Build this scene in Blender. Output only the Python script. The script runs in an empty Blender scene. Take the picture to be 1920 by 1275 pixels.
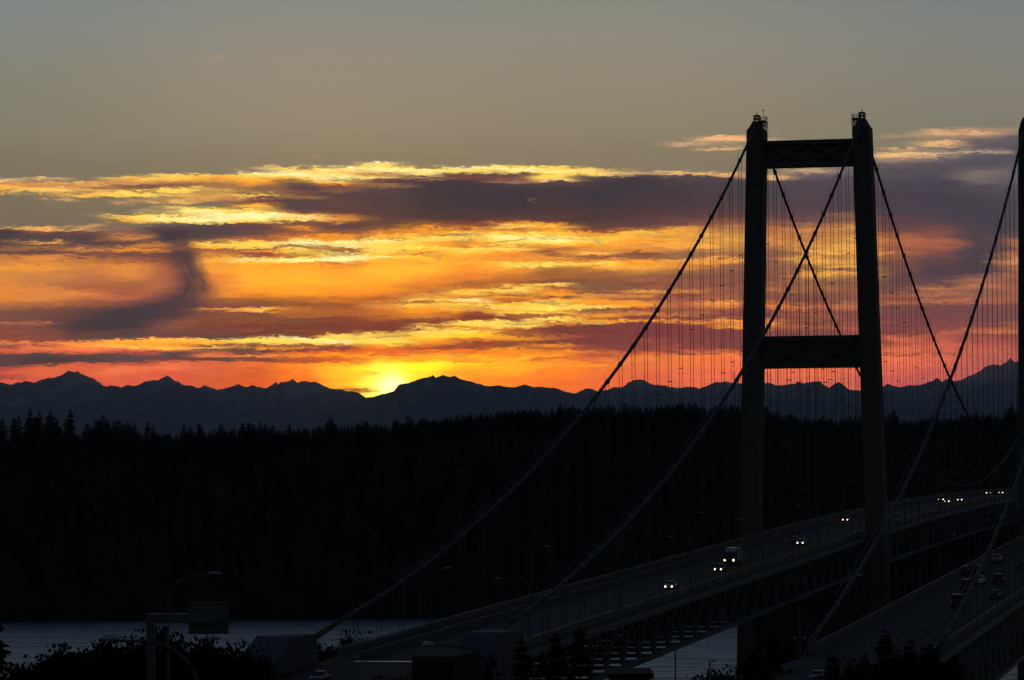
import bpy, bmesh, math, random
import numpy as np
from mathutils import Vector, Matrix

# ---------------------------------------------------------------- camera (solved from the two bridges' known sizes)
scene = bpy.context.scene
COL = scene.collection
F = 6801.2                                  # focal length in pixels of a 1920 px wide frame
CAM = np.array([126.1, -826.46, 76.95])
YAW, PIT, ROLL = 0.2339, 0.0334, 0.0078
_fh = np.array([-math.sin(YAW), math.cos(YAW), 0.0])
_r = np.array([math.cos(YAW), math.sin(YAW), 0.0])
_u = np.array([0, 0, 1.0])
FWD = _fh * math.cos(PIT) + _u * math.sin(PIT)
_up = _u * math.cos(PIT) - _fh * math.sin(PIT)
RIGHT = _r * math.cos(ROLL) - _up * math.sin(ROLL)
UP = _r * math.sin(ROLL) + _up * math.cos(ROLL)
cam_data = bpy.data.cameras.new('camera')
cam = bpy.data.objects.new('camera', cam_data)
COL.objects.link(cam)
cam_data.sensor_width = 36.0
cam_data.lens = F / 1920 * 36.0
cam_data.clip_start = 1.0
cam_data.clip_end = 200000.0
M = Matrix.Identity(4)
for i in range(3):
    M[i][0], M[i][1], M[i][2], M[i][3] = RIGHT[i], UP[i], -FWD[i], CAM[i]
cam.matrix_world = M
scene.camera = cam
scene.view_settings.view_transform = 'Standard'
scene.view_settings.look = 'None'
scene.view_settings.exposure = 0.0
scene.view_settings.gamma = 1.0
scene.cycles.use_denoising = True
scene.cycles.max_bounces = 6
scene.cycles.diffuse_bounces = 2
scene.cycles.glossy_bounces = 3
scene.cycles.volume_bounces = 0


def ray(px, py):
    return FWD + RIGHT * ((px - 960) / F) - UP * ((py - 637.5) / F)


def at_depth(px, py, d):
    return CAM + ray(px, py) * d


def at_z(px, py, z):
    r = ray(px, py)
    return CAM + r * ((z - CAM[2]) / r[2])


def at_y(px, py, y):
    r = ray(px, py)
    return CAM + r * ((y - CAM[1]) / r[1])


def at_x(px, py, x):
    r = ray(px, py)
    return CAM + r * ((x - CAM[0]) / r[0])


def lin(h):
    return [((c / 255 + 0.055) / 1.055) ** 2.4 if c > 10.3 else c / 255 / 12.92 for c in (int(h[i:i + 2], 16) for i in (0, 2, 4))]


HAZE = 1.3e-5                # extinction per metre of the evening air
HAZE_TOP = 1850.0
AIRLIGHT = (0.026, 0.034, 0.055)   # what a bottomless depth of that air would glow with

# ---------------------------------------------------------------- sky: clear dusk gradient, cloud bands, sun glow
# cloud bands: for a fan of azimuths (in 1/6801 rad east of the axis + 960) the colour met at each elevation row
PAL = dict(k='483e45', p='5c4a4c', b='7e5248', W='fff0a2', Y='ffd460', y='fcbc54', O='f69c36', o='dc8840', s='e87850', c='d4604a')
SKY = {
0: "334g 338:f0c898 342:d89050 350y 358:f8c860 363:f8c060 366g 424g 428:e8b878 431b 436k 450p 458p 463:8a6050 469:9a6a50 474p 478b 483:c88048 496:cc8848 503:e89840 510:d08848 550:dc8840 565:d88040 576:a06848 592:7c5248 602b 605:c87850 608b 625:885048 640:94503f 643:e08050 648:90504a 655:d86848 662:b85a4c 667:604648 686:5a4448 692:a85048 700c 706:a04c48 716c",
80: "332g 335:f0c080 338g 342:d89858 348:c88a58 353:f8c060 360:f8c060 363g 423g 427:f0b868 431:ffb860 435b 442p 449p 453:e8a850 456y 459:604848 465:b07848 470p 476b 482:d08848 507:e89840 511:d08848 530:c07c4c 545:d88848 560:d88848 571:b07048 582b 595:704c48 602:6c4844 606:b87050 610b 630:8c5048 640:904c40 643:e88850 646:a05848 652:e88050 660:c86048 665p 672:503f44 682:503f44 687:cc6048 695:d86848 716c",
160: "339g 344:f0b868 348:c08858 352:e0a860 356:f8d070 366y 370g 430g 433:f0b868 436b 445:5c4848 455p 461:8a6050 467:d89050 472b 478:7c5448 484:c07c48 500:cc8448 525:b87450 540:b06848 550:d88448 560:c87848 568:a06048 580:6c4844 592:6a4a46 606:4c4044 615:503f42 626:6c4840 637p 640:e88848 646:f89848 655s 662:c86048 667:604448 678:584446 684:c86048 697:d86848 716c",
240: "329g 333Y 338:e8a860 344:d09858 349b 354:a07850 358Y 366Y 371g 378:b08860 383g 401g 405Y 411y 416y 420g 430:90705c 437:80605c 443:d08850 448:c88850 452b 458p 463:c07c48 470O 475b 481b 487:a06848 493o 505:d88c48 516:d88848 531:b07048 545:a86048 560:b86850 571:8c5448 578p 587:503f42 600k 615k 623:604444 633p 637:f0a048 643O 649y 655s 662:a85048 668p 675p 681:b85848 690s 716c",
320: "325g 329Y 336y 342:b08058 349b 355Y 362Y 371:d0a060 378:f0c068 384:807060 390Y 395W 402Y 411W 415Y 418:6c6058 424p 431p 438k 447k 452p 458:d08c48 462:d89048 468o 473:704c48 485b 505:b06848 540:b06c4c 560:a86050 572:885048 590:704844 605:8c5848 618b 630:704844 635:a05848 638y 645O 652y 658:d06848 663p 673:704448 678:b05848 684s 700c 716c",
400: "325g 328Y 333O 339:c89858 345:a87850 351:b88858 356Y 362:d0a058 370:d8a058 376:c89058 381:80705c 388g 392Y 400W 408W 414W 418Y 421p 428:5c4a4c 438p 447:6a5048 452:f0a848 457Y 463O 467b 472:a06a48 477:d89048 485:f0a840 489y 494:f0a040 505:f0a040 520:e88c40 535:d07c48 550:e09040 557:d88040 562:a06848 572:905844 577b 580:f09a48 585b 596:885440 612:804c40 630:704844 634p 637Y 643O 648p 652y 656p 660:b05c48 666:e88048 671:704848 676p 680:d06848 716:cc6040",
480: "323g 327W 332Y 337y 343O 350:b88050 356:906848 362:a07850 368Y 373b 380b 384O 388Y 395y 402W 410W 414Y 417Y 420b 428:644c4c 436:70504a 443:90604c 449:a86848 453O 457Y 462Y 466b 470O 475:904848 480:b06c40 484y 487W 491Y 495:fca83a 511:ffb03a 530:ffb03a 545:fca030 556:d88030 562:a86838 570:90583c 576b 579:ffc060 583:ffb048 587b 600:8a5438 615:80483c 628:784440 633b 636Y 643Y 648:c08040 651b 654O 658p 664:c06048 668:f09040 672b 677:904840 681:e07040 690:d06838 716:d86038",
560: "312g 316Y 322W 330W 335y 338:b08850 343:806048 350p 357b 363b 370:a07848 375p 383:6a5048 391p 397b 400O 404W 409W 412Y 415:806048 420b 426O 430:c08848 435:905c48 440:b87040 447O 451W 456W 460O 464b 468Y 475O 480:c08840 484Y 488W 491Y 495O 511:ffb03c 530:ffb038 550:fc9c30 560:c47838 570:9c6038 583:b87038 592:a86838 600:805040 615:7c4838 627:804838 630b 633W 640Y 644Y 648b 652O 657:804440 662:e07038 667:f09038 672:a85838 677:a85038 682:f08830 696:f08028 716:f07820",
640: "309g 312:d0b070 315W 319:f8c070 325Y 332W 340:fcd070 345O 350b 357:80644c 363p 370:5c4844 380:6a4c48 395:644844 402b 408:d89040 413:d89848 418b 424p 430b 436:a86838 443:f09838 447O 451W 457Y 462W 466:a86838 470b 475Y 479W 485W 490W 493:d08040 500:f09838 511:ffa83c 531:ffac38 550:fc9430 562:c47030 575:a86038 590:b06838 600:904c34 615:804438 625:8c4838 629Y 635Y 640W 645:d08038 650b 656:904440 661:f08030 667:ffa030 671:e87830 676:c05830 682:f8a020 691:ffc010 716:ffb010",
720: "304g 307W 311Y 318W 323:e0b070 327:b08860 332:f8d078 337b 343p 349:a07850 355:604c4c 370:584648 390:5c4644 410:644844 420:6c4c40 428:80583c 433:d08838 437:c87c38 443:ffa838 448Y 452W 458Y 464Y 472Y 476:ffc040 480Y 483W 487:ffb040 496:ffb43c 511:ffb83a 525:ffb038 540:fc9c30 550:f08c30 561:b86838 567:d08840 574:d88840 585:c87438 597:b06838 606:884838 617:804438 622:d09048 627Y 633Y 640Y 645:ffe048 649O 655:d06830 662:f07828 670:ffa820 680:ffdc10 690:ffe828 705:fff040 716:fff050",
800: "313g 316Y 322W 327:fcc870 331p 335:b08c60 339:503f44 350:483e44 370:4c4044 390:503f42 405:54423f 412:704c40 420:a06838 427O 432:e89838 438:f0a038 444Y 450Y 455:f8a838 465:ffd858 472:ffb440 490:ffb43c 505:ffb83c 520:fca038 530:e88c38 540:d07c38 548:c07840 557:e8a040 563Y 566:a86838 571Y 576O 585:f09830 592:d88438 600:904c38 606:7c4838 610Y 613:904c38 617Y 625Y 632:ffd040 640O 646:c87038 652:a85030 660:f07828 668:ffa820 674:ffa820 681:fff020 690:ffee20 701:ffd810 716:ffc818",
880: "311g 314W 321Y 326p 332b 338:503f44 350k 370:443c44 390:4c3e42 408:583f40 418:744840 426:a06038 431O 436Y 443Y 448Y 455:ffa838 462O 466Y 470Y 474:ffa83c 490:ffa83c 505:fc9c38 520:d88038 534:b06838 543:d89040 550:ffc850 557:c07838 563W 567O 573Y 577Y 581:d08838 590:904838 599:804438 603Y 609Y 615:d08838 620Y 630:ffc838 638:c87838 645:984830 655:c86028 660:f08028 668:ffb020 676:ff9820 682:ffd018 690:ffb018 705:ff9818 716:ff9018",
960: "309g 312Y 318W 324:fcd878 328p 335b 341:a07860 346p 355k 370:423c46 385:483c42 400:503e42 412:6c4640 420:e09038 425Y 430:b87040 435O 440Y 446W 453Y 458Y 461:d09040 464Y 469Y 472:ffa040 480:f09840 490:f09840 494:ffc050 498Y 505:f0983c 520:c87838 530:b06840 535:c88038 540Y 548Y 553:a86438 557O 563:b06838 570:ffb838 577Y 582O 587Y 591:b06838 597:804038 600Y 606Y 612Y 616:a06038 625:b06838 633:e89830 640:a06038 648:90503c 655:f09828 662:f08828 672:ffb820 680:ffa820 688:ffb020 701:ff9420 716:fc8020",
1040: "310g 314Y 320W 325Y 330Y 338:f8c878 343p 350:4c4044 365k 380:4c3e42 395:543f40 408:5c4240 415b 419O 426Y 430O 440:ffc848 448W 456Y 460O 464:c07840 475:a86840 483:e89c48 488:d09040 492O 495Y 499Y 504:b07840 515:986040 530:905840 536Y 541:a86840 548O 553O 558b 562O 566Y 573Y 580Y 585O 588Y 592:a06040 597Y 602Y 608O 612:804440 625:7c4440 632:b06840 640:804440 648:f09838 653:b06038 660:f08838 667:ffa030 672:e87830 682:f89838 691O 701:fc8830 716:f07838",
1120: "314g 318Y 324:f8d080 328Y 332p 345k 370:423c46 390:4c3e42 410:543f42 425:644840 433:90503f 438:f0a840 446:ffc848 452Y 460O 465:d89848 471:e89848 475:f8b858 479:a06848 485:a86840 490:e89848 495Y 501:d89040 511:a86c44 525:906044 540:886048 548:8a5848 554:d89048 560:e09840 564O 570O 576:ffd860 581b 588:c08040 592:ffa838 597:b06838 600O 604Y 609:804040 620:7c4440 640:804444 652:904c44 661:e08040 665:a85840 670:c86840 676:e07840 685:f09038 696:e87840 716:e87040",
1200: "321g 324:d0a878 328:605458 335:483f48 350:443e48 370:4a3e46 390:503f42 410:604446 425:6c4844 432:b88040 438:ffc050 445:ffb848 452O 460:e8a050 470O 475:905848 480:8c5c48 487:c88848 493O 500:f0a848 508:c08848 520:a06848 535:8c5c48 543:905c48 546:f0a848 550:a86848 555:d08848 560:a06048 568:e89848 574O 580:904c44 588:c88048 594:804444 602:f8a040 606:804444 620:804448 640:884844 655:904c48 662:c86040 669:f08848 681:e07848 696:e07048 716:d86848",
1280: "265g 270:d0a888 274g 320g 324:e8b878 328:f0b878 332:5c4e54 345:4c444c 370:4c4048 390:503f46 405:604648 418:744e48 425:b87c48 430:f0a848 437:f8b048 445:e8a048 455:f0a848 465:d89850 474:a07050 484:986850 490:e8a050 494:d89850 500o 508:a07048 520:905c4c 541:98604c 546:d08848 551:a86448 560:a86450 570:b86c48 580:9c5c4c 589:b07048 595:844848 601:c07448 604:f09848 608:844844 621:804448 640:8c4a48 655:904c48 664:d87048 672:f08048 685:e87848 701:e07050 716:dc6c50",
1360: "253g 257:f0b880 262:fcb880 267:b09878 274g 279:f0c080 283g 322g 327:e8b078 332p 345:504850 370:504448 390:58464a 405:684844 418:8c5c4c 424:b07850 430:b88050 440:d09850 450:e0a050 458:d09850 468:c89050 476:a87450 489:d89850 493O 500:a07050 515:8c5c50 535:8c5850 550:98604c 560:a8684c 570:f0a050 577:e08848 585:90544c 595:844c4c 600:c07848 603:f8a048 607:b87048 612O 616:844848 630:804848 650:8c4c48 660:c86848 669:f08048 680:e87850 700:e87050 716:dc6c54",
1440: "258g 262:d0a888 266g 322g 328:b09070 333:e0b078 338:605458 350:524a52 370:524850 390:5a484c 405:684c4c 420:90604c 428:b87450 440:c08050 450:d08c50 460:c08050 472:90644f 485:885c54 500:906050 515:88584f 530:8c5850 545:b07050 549:98604f 560:905450 571:c07448 575:d88048 581:a85c4c 590:8c5050 597:a05c4c 603:f8a048 610:f89c48 615:b06848 621:885050 640:8c5050 651:a85850 665:d87050 680:e87850 691:ec7854 705:e07054 716:d86c58",
1520: "312g 318:b09878 322:c8a880 328:6c6068 340:564c58 360:544a54 380:564850 400:604a50 415:74544f 425:b07850 432:d08c50 440:c08050 447:b87c50 458:d89850 465:c89050 472:f0b058 478:c08c50 486:d89c50 491:f0b058 496:b88450 505:9c7050 516:e0a050 521:b07c50 530:98684f 545:b0704f 551:8c5c50 565:88544f 577:c07450 583:985c4f 595:b06850 605:985850 612:b0644c 621:8c5450 640:8c5050 655:a85c50 668:d87050 686:ec7854 701:e87454 716:d86c5c",
1600: "290g 296:a08c78 305:8a7c74 320:6c6068 340:584e5a 370:544a54 395:5a4a50 402:8c6454 412:8c6454 420:b88054 428:d89c54 437:b88050 447:e8a854 455:c89454 463:e8a858 470:d89c54 476:f0b058 482:b88450 488:e0a058 493:c89450 502:e8a850 506:a07450 515:d89c50 521:a07450 530:90664f 545:a0684f 560:885850 576:b87050 590:8c5450 610:a05c50 617:b86450 625:8c5450 645:8c5450 660:b86050 675:d87054 691:e47458 716:d46c5c",
1680: "250g 256:a89078 261g 275g 279:d8a878 283:988674 288:f0c080 294:e0b080 300:a08470 308:6c6264 318:5a525a 330:5c545c 345:504a54 370:4c4450 395:504650 415:60484e 430:704e4c 445:a8684c 455:b87450 465:a86850 475:a8684f 490:80564f 500:7c564f 515:70504f 530:6c4e50 545:7c544f 553:a86850 560:90584f 568:b06c50 577:7c5050 600:804c50 620:885050 635:c06850 645:c06450 655:d87050 672:e87854 691:e07058 710:cc645c 720:c4605c",
1760: "239g 244:d0a880 250:d8a878 257:a89078 263g 268:f0b880 272:e0b080 277g 284:a08c78 287:f0c090 293:a08878 300:6a6268 310:5c565e 325:58525c 345:504a56 370:4a4450 395:4c4650 415:584650 430:78504f 440:8c5850 455:b06850 463:a06050 476:805450 490:60484e 505:54464e 520:58464e 532:6c4e50 540:c07c54 545:986454 552:b07454 558:8c5c52 567:b87050 573:744c50 590:784c50 610:844e50 622:a05850 635:b86050 656:cc6854 676:dc7058 701:cc645c 720:bc6060",
1840: "236g 242:b09478 247:d8ac80 255:a08870 262:7a7068 270:685f64 279:686066 284:90807c 287:c0a080 292:605a62 305:58545e 318:685f62 325:80746c 333:7c706a 340:706670 350:5a5258 370:4c4752 395:484450 420:4c4650 445:54464e 470:504650 495:4c444e 510:504650 518:8c6258 525:a06c58 540:b87858 546:8c6058 556:9c6654 566:ac6c54 573:7c5052 590:784e52 610:844e52 620:b06450 624:c87450 629:905450 645:b05c54 660:c46858 676:b8605a 720:b05c5c",
1920: "235g 242:a89078 250:8c7c70 258:6a6064 275:605c64 290:5c5862 330:6c6668 340:645e66 360:545058 400:504c56 430:544c54 448:7c5858 455:b07058 465:a86c58 480:c07c58 490:d08c60 500:b87858 511:a06c58 525:985f54 545:a06858 560:a06454 575:805450 600:7c5054 617:b06850 622:d07c54 627:905450 645:a85c54 660:b86058 676:a85c5c 720:a05858",
}
CLEAR = {0: "0:7f8583 70:83857f 150:858273 250:827d6c 330:7c725f 430:786a58",
         600: "0:898a83 70:918c80 150:978b7a 250:96876d 330:8c7c62 430:80705a",
         1100: "0:87887f 70:8e8a7e 150:918776 250:8e8268 330:877862 430:7c6c58",
         1920: "0:7a7f7e 70:7f817c 150:827f76 250:807a6c 330:7a7266 430:746a60"}
SUN_PX, SUN_ROW = 735.0, 737.0


def parse(s):
    out = []
    for t in s.split():
        if ':' in t:
            y, h = t.split(':')
            out.append((float(y), h))
        else:
            out.append((float(t[:-1]), t[-1]))
    return out


def clear_at(x, y):
    xs = sorted(CLEAR)
    def col(c):
        p = parse(CLEAR[c])
        ys = [q[0] for q in p]
        return [np.interp(y, ys, [lin(q[1])[k] for q in p]) for k in range(3)]
    return [np.interp(x, xs, [col(c)[k] for c in xs]) for k in range(3)]


def through_air(rgb, row):
    """radiance the sky must have above the haze so that it arrives as rgb"""
    el = max(0.012, (864.7 - row) / F)
    t = math.exp(-HAZE * min(77000.0, (HAZE_TOP - 77.0) / math.sin(el)))
    return [max(0.0, (c - s * (1 - t)) / t) for c, s in zip(rgb, AIRLIGHT)]


world = bpy.data.worlds.new('World')
scene.world = world
world.use_nodes = True
NT = world.node_tree
NT.nodes.clear()


class N:
    """tiny node builder"""
    def __init__(s, nt):
        s.nt = nt

    def node(s, kind, **kw):
        n = s.nt.nodes.new(kind)
        for k, v in kw.items():
            setattr(n, k, v)
        return n

    def put(s, sock, v):
        if isinstance(v, bpy.types.NodeSocket):
            s.nt.links.new(v, sock)
        else:
            sock.default_value = v

    def m(s, op, a, b=None, c=None, clamp=False):
        n = s.node('ShaderNodeMath', operation=op, use_clamp=clamp)
        s.put(n.inputs[0], a)
        if b is not None:
            s.put(n.inputs[1], b)
        if c is not None:
            s.put(n.inputs[2], c)
        return n.outputs[0]

    def vm(s, op, a, b=None):
        n = s.node('ShaderNodeVectorMath', operation=op)
        s.put(n.inputs[0], a)
        if b is not None:
            s.put(n.inputs[1], b)
        return n.outputs['Value'] if op in ('DOT_PRODUCT', 'LENGTH', 'DISTANCE') else n.outputs[0]

    def scale(s, a, k):
        n = s.node('ShaderNodeVectorMath', operation='SCALE')
        s.put(n.inputs[0], a)
        s.put(n.inputs['Scale'], k)
        return n.outputs[0]

    def smooth(s, v, a, b, lo=0.0, hi=1.0, kind='SMOOTHSTEP'):
        n = s.node('ShaderNodeMapRange', interpolation_type=kind)
        n.clamp = True
        for i, q in enumerate((v, a, b, lo, hi)):
            s.put(n.inputs[i], q)
        return n.outputs[0]

    def mix(s, f, a, b, blend='MIX'):
        n = s.node('ShaderNodeMix', data_type='RGBA', blend_type=blend)
        n.clamp_factor = True
        s.put(n.inputs[0], f)
        s.put(n.inputs[6], a)
        s.put(n.inputs[7], b)
        return n.outputs[2]

    def xyz(s, x, y, z=0.0):
        n = s.node('ShaderNodeCombineXYZ')
        for i, q in enumerate((x, y, z)):
            s.put(n.inputs[i], q)
        return n.outputs[0]

    def noise(s, vec, scale, detail, rough=0.55, dist=0.0, color=False, dims='2D'):
        n = s.node('ShaderNodeTexNoise', noise_dimensions=dims)
        s.put(n.inputs['Vector'], vec)
        n.inputs['Scale'].default_value = scale
        n.inputs['Detail'].default_value = detail
        n.inputs['Roughness'].default_value = rough
        n.inputs['Distortion'].default_value = dist
        return n.outputs['Color' if color else 'Fac']

    def ramp(s, fac, stops, interp='LINEAR'):
        n = s.node('ShaderNodeValToRGB')
        s.put(n.inputs[0], fac)
        cr = n.color_ramp
        cr.interpolation = interp
        stops = sorted(stops, key=lambda q: q[0])
        while len(cr.elements) > 1:
            cr.elements.remove(cr.elements[-1])
        cr.elements[0].position = stops[0][0]
        cr.elements[0].color = (*stops[0][1], 1)
        for p, c in stops[1:]:
            e = cr.elements.new(p)
            e.color = (*c, 1)
        return n.outputs[0]


def build_world():
    b = N(NT)
    out = b.node('ShaderNodeOutputWorld')
    bg = b.node('ShaderNodeBackground')
    d = b.node('ShaderNodeTexCoord').outputs['Generated']
    # local chart of the western sky: columns and rows measured in 1/6801 rad round the sunset azimuth
    w = b.m('MAXIMUM', b.vm('DOT_PRODUCT', d, tuple(FWD)), 0.05)
    X = b.m('DIVIDE', b.vm('DOT_PRODUCT', d, tuple(RIGHT)), w)
    Y = b.m('DIVIDE', b.vm('DOT_PRODUCT', d, tuple(UP)), w)
    col = b.m('MULTIPLY_ADD', X, F, 960.0)
    row = b.m('MULTIPLY_ADD', Y, -F, 637.5)
    # wind-drawn turbulence displacing the cloud edges
    v1 = b.xyz(b.m('MULTIPLY', col, 0.009), b.m('MULTIPLY', row, 0.07))
    n1 = b.node('ShaderNodeSeparateColor')
    b.put(n1.inputs[0], b.noise(v1, 1.0, 6, 0.62, 0.3, color=True))
    v2 = b.xyz(b.m('MULTIPLY', col, 0.05), b.m('MULTIPLY', row, 0.24))
    n2 = b.noise(v2, 1.0, 6, 0.72, 0.6)
    row2 = b.m('ADD', row, b.m('MULTIPLY', b.m('SUBTRACT', n1.outputs[0], 0.5), 17.0))
    row2 = b.m('ADD', row2, b.m('MULTIPLY', b.m('SUBTRACT', n2, 0.5), 20.0))
    col2 = b.m('ADD', col, b.m('MULTIPLY', b.m('SUBTRACT', n1.outputs[1], 0.5), 110.0))
    # cloud colour chart
    R0, R1, R2 = 230.0, 490.0, 720.0
    fa = b.smooth(row2, R0, R1, kind='LINEAR')
    fb = b.smooth(row2, R1, R2, kind='LINEAR')
    cur = [None, None]
    xs = sorted(SKY)
    px = None
    for x in xs:
        st = []
        for (y, h) in parse(SKY[x]):
            rgb = clear_at(x, y) if h == 'g' else lin(PAL.get(h, h))
            c = through_air(rgb, y)
            st.append((y, [q ** (2.2 / 2.36) for q in c] if h == 'g' else c))     # clear air keeps its tone through the contrast below
        ys = [q[0] for q in st]
        at = lambda y: [float(np.interp(y, ys, [q[1][k] for q in st])) for k in range(3)]
        up = [((y - R0) / (R1 - R0), c) for y, c in st if R0 < y < R1] + [(0.0, [q ** (2.2 / 2.36) for q in through_air(clear_at(x, R0), R0)]), (1.0, at(R1))]
        dn = [((y - R1) / (R2 - R1), c) for y, c in st if R1 < y < R2] + [(0.0, at(R1)), (1.0, at(R2))]
        for i, (f, s) in enumerate(((fa, up), (fb, dn))):
            s = sorted(s, key=lambda q: q[0])
            while len(s) > 32:                      # a ramp holds 32 stops: drop the least telling one
                err = [abs(sum(s[j][1]) - np.interp(s[j][0], (s[j - 1][0], s[j + 1][0]), (sum(s[j - 1][1]), sum(s[j + 1][1])))) for j in range(1, len(s) - 1)]
                s.pop(1 + int(np.argmin(err)))
            r = b.ramp(f, [(p, [q ** (1 / 2.2) for q in c]) for p, c in s], 'EASE')     # blended perceptually, linearised below
            if cur[i] is None:
                cur[i] = r
            else:
                if i == 0:
                    t = b.smooth(col2, px, float(x))
                cur[i] = b.mix(t, cur[i], r)
        px = float(x)
    clouds = b.mix(b.m('GREATER_THAN', row2, R1), cur[0], cur[1])
    gm = b.node('ShaderNodeGamma')
    b.put(gm.inputs[0], clouds)
    gm.inputs[1].default_value = 2.36
    clouds = gm.outputs[0]
    # clear sky above the clouds
    cc = None
    fr = b.smooth(row, 0.0, 430.0, kind='LINEAR')
    xs = sorted(CLEAR)
    for i, x in enumerate(xs):
        r = b.ramp(fr, [(y / 430.0, through_air(lin(h), y)) for y, h in parse(CLEAR[x])])
        cc = r if cc is None else b.mix(b.smooth(col, float(xs[i - 1]), float(x)), cc, r)
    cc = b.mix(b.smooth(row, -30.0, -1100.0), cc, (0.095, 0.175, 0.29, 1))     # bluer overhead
    # fine streaks inside lit cloud
    v3 = b.xyz(b.m('MULTIPLY', col2, 0.011), b.m('MULTIPLY', row2, 0.26))
    n3 = b.noise(v3, 1.0, 6, 0.68, 0.4)
    sep = b.node('ShaderNodeSeparateColor')
    b.put(sep.inputs[0], clouds)
    warm = b.smooth(b.m('SUBTRACT', sep.outputs[0], sep.outputs[2]), 0.12, 0.4)
    soft = b.m('MULTIPLY', b.m('MULTIPLY', b.smooth(row2, 488.0, 506.0), b.smooth(row2, 566.0, 592.0, 1.0, 0.0)), b.smooth(col, 780.0, 960.0, 0.8, 0.1))
    grain = b.m('ADD', b.m('MULTIPLY', b.m('SUBTRACT', n3, 0.54), 0.9), b.m('MULTIPLY', b.m('SUBTRACT', n2, 0.5), 0.45))
    amt = b.m('MULTIPLY', b.m('MULTIPLY', grain, warm), b.m('SUBTRACT', 1.25, soft))
    streak = b.vm('MULTIPLY_ADD', b.xyz(amt, amt, amt), (0.85, 1.0, 0.7))
    NT.nodes[-1].inputs[2].default_value = (1, 1, 1)
    clouds = b.vm('MULTIPLY', clouds, streak)
    # brown wisps threaded through the lit bands, and thin lit lines along the darker ones
    nd = b.noise(b.xyz(b.m('MULTIPLY', col2, 0.0075), b.m('MULTIPLY', row2, 0.085)), 1.0, 7, 0.66, 0.5)
    wd = b.m('MULTIPLY', b.m('MULTIPLY', b.smooth(row2, 318.0, 340.0), b.smooth(row2, 470.0, 500.0, 1.0, 0.0)), b.smooth(col, 900.0, 1250.0, 1.0, 0.35))
    wd2 = b.m('MULTIPLY', b.smooth(row2, 530.0, 560.0), b.smooth(row2, 660.0, 690.0, 1.0, 0.0))
    wd = b.m('MAXIMUM', wd, b.m('MULTIPLY', wd2, b.smooth(col, 560.0, 900.0, 0.35, 0.9)))
    md = b.m('MULTIPLY', b.m('MULTIPLY', b.smooth(nd, 0.53, 0.66), wd), b.smooth(b.m('SUBTRACT', sep.outputs[0], sep.outputs[2]), 0.25, 0.6, 0.0, 0.72))
    clouds = b.mix(md, clouds, (*lin('744c42'), 1))
    nl = b.noise(b.xyz(b.m('MULTIPLY', col2, 0.006), b.m('MULTIPLY', row2, 0.17)), 1.0, 6, 0.6, 0.3)
    wl = b.m('MULTIPLY', b.m('MULTIPLY', b.smooth(row2, 430.0, 470.0), b.smooth(row2, 650.0, 690.0, 1.0, 0.0)), b.m('SUBTRACT', 1.0, soft))
    ml = b.m('MULTIPLY', b.m('MULTIPLY', b.smooth(nl, 0.57, 0.68), wl), b.smooth(sep.outputs[0], 0.12, 0.3, 0.0, 0.7))
    clouds = b.mix(ml, clouds, b.vm('MULTIPLY', clouds, (1.7, 1.55, 1.1)))
    clouds = b.scale(clouds, b.smooth(sep.outputs[0], 0.55, 0.98, 1.0, 1.08))
    # the rain veil curling under the cloud deck
    hook = [(424, 320, 30, .0), (430, 324, 30, .0), (438, 330, 34, .3), (448, 338, 32, .7), (462, 346, 33, .9), (480, 353, 35, .95), (500, 361, 38, .97), (520, 369, 42, 1), (540, 373, 50, 1), (556, 365, 68, 1), (568, 342, 96, .95), (580, 312, 112, .95), (592, 276, 120, .92), (604, 232, 120, .85), (614, 196, 100, .7), (624, 150, 80, .3), (632, 120, 60, 0)]
    hr = b.node('ShaderNodeSeparateColor')
    hf = b.smooth(b.m('ADD', row, b.m('MULTIPLY', b.m('SUBTRACT', n1.outputs[2], 0.5), 14.0)), 424.0, 634.0, kind='LINEAR')
    b.put(hr.inputs[0], b.ramp(hf, [((y - 424) / 210, (cx / 500, wd / 150, s)) for y, cx, wd, s in hook], 'B_SPLINE'))
    off = b.m('SUBTRACT', col, b.m('MULTIPLY', hr.outputs[0], 500.0))
    across = b.m('DIVIDE', off, b.m('MULTIPLY', hr.outputs[1], 150.0))
    fib = b.noise(b.xyz(b.m('MULTIPLY', across, 1.7), b.m('MULTIPLY', row, 0.012)), 1.0, 5, 0.6, 0.2)      # fibres run along the fall of the veil
    across = b.m('ADD', across, b.m('MULTIPLY', b.m('SUBTRACT', fib, 0.5), 0.55))
    hm = b.m('MULTIPLY', b.m('MULTIPLY', b.smooth(across, 0.2, 0.85, 1.0, 0.0), b.smooth(across, -1.6, -0.3)), hr.outputs[2])
    clouds = b.mix(b.m('MULTIPLY', hm, b.smooth(fib, 0.3, 0.7, 0.97, 0.78)), clouds, (*lin('4c3c42'), 1))
    sky = b.mix(b.smooth(row, 234.0, 244.0), cc, clouds)
    # wisps high in the clear sky
    for (wx, wy, rx, ry, s, h) in ((398, 109, 16, 9, .35, 'c8a684'), (462, 107, 13, 8, .25, 'c0a084'), (360, 113, 26, 8, .12, 'b89c80'), (45, 123, 14, 5, .25, 'b8a084'),
                                   (830, 168, 30, 9, .14, 'b89880'), (940, 70, 14, 5, .2, 'b89c80'), (1815, 125, 45, 18, .12, 'a89478'), (120, 374, 24, 5, .95, 'f0b878'), (78, 371, 12, 4, .85, 'e8b078'), (228, 380, 30, 6, .85, 'dca470'), (168, 425, 26, 6, 1, 'f4b674'),
                                   (510, 315, 30, 5, .95, 'f4c488'), (456, 321, 16, 6, .85, 'd8a878'), (585, 294, 18, 4, .4, 'c8a078'), (190, 404, 14, 4, .7, 'e8b878'), (1000, 376, 9, 8, .5, 'a07450')):
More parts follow.
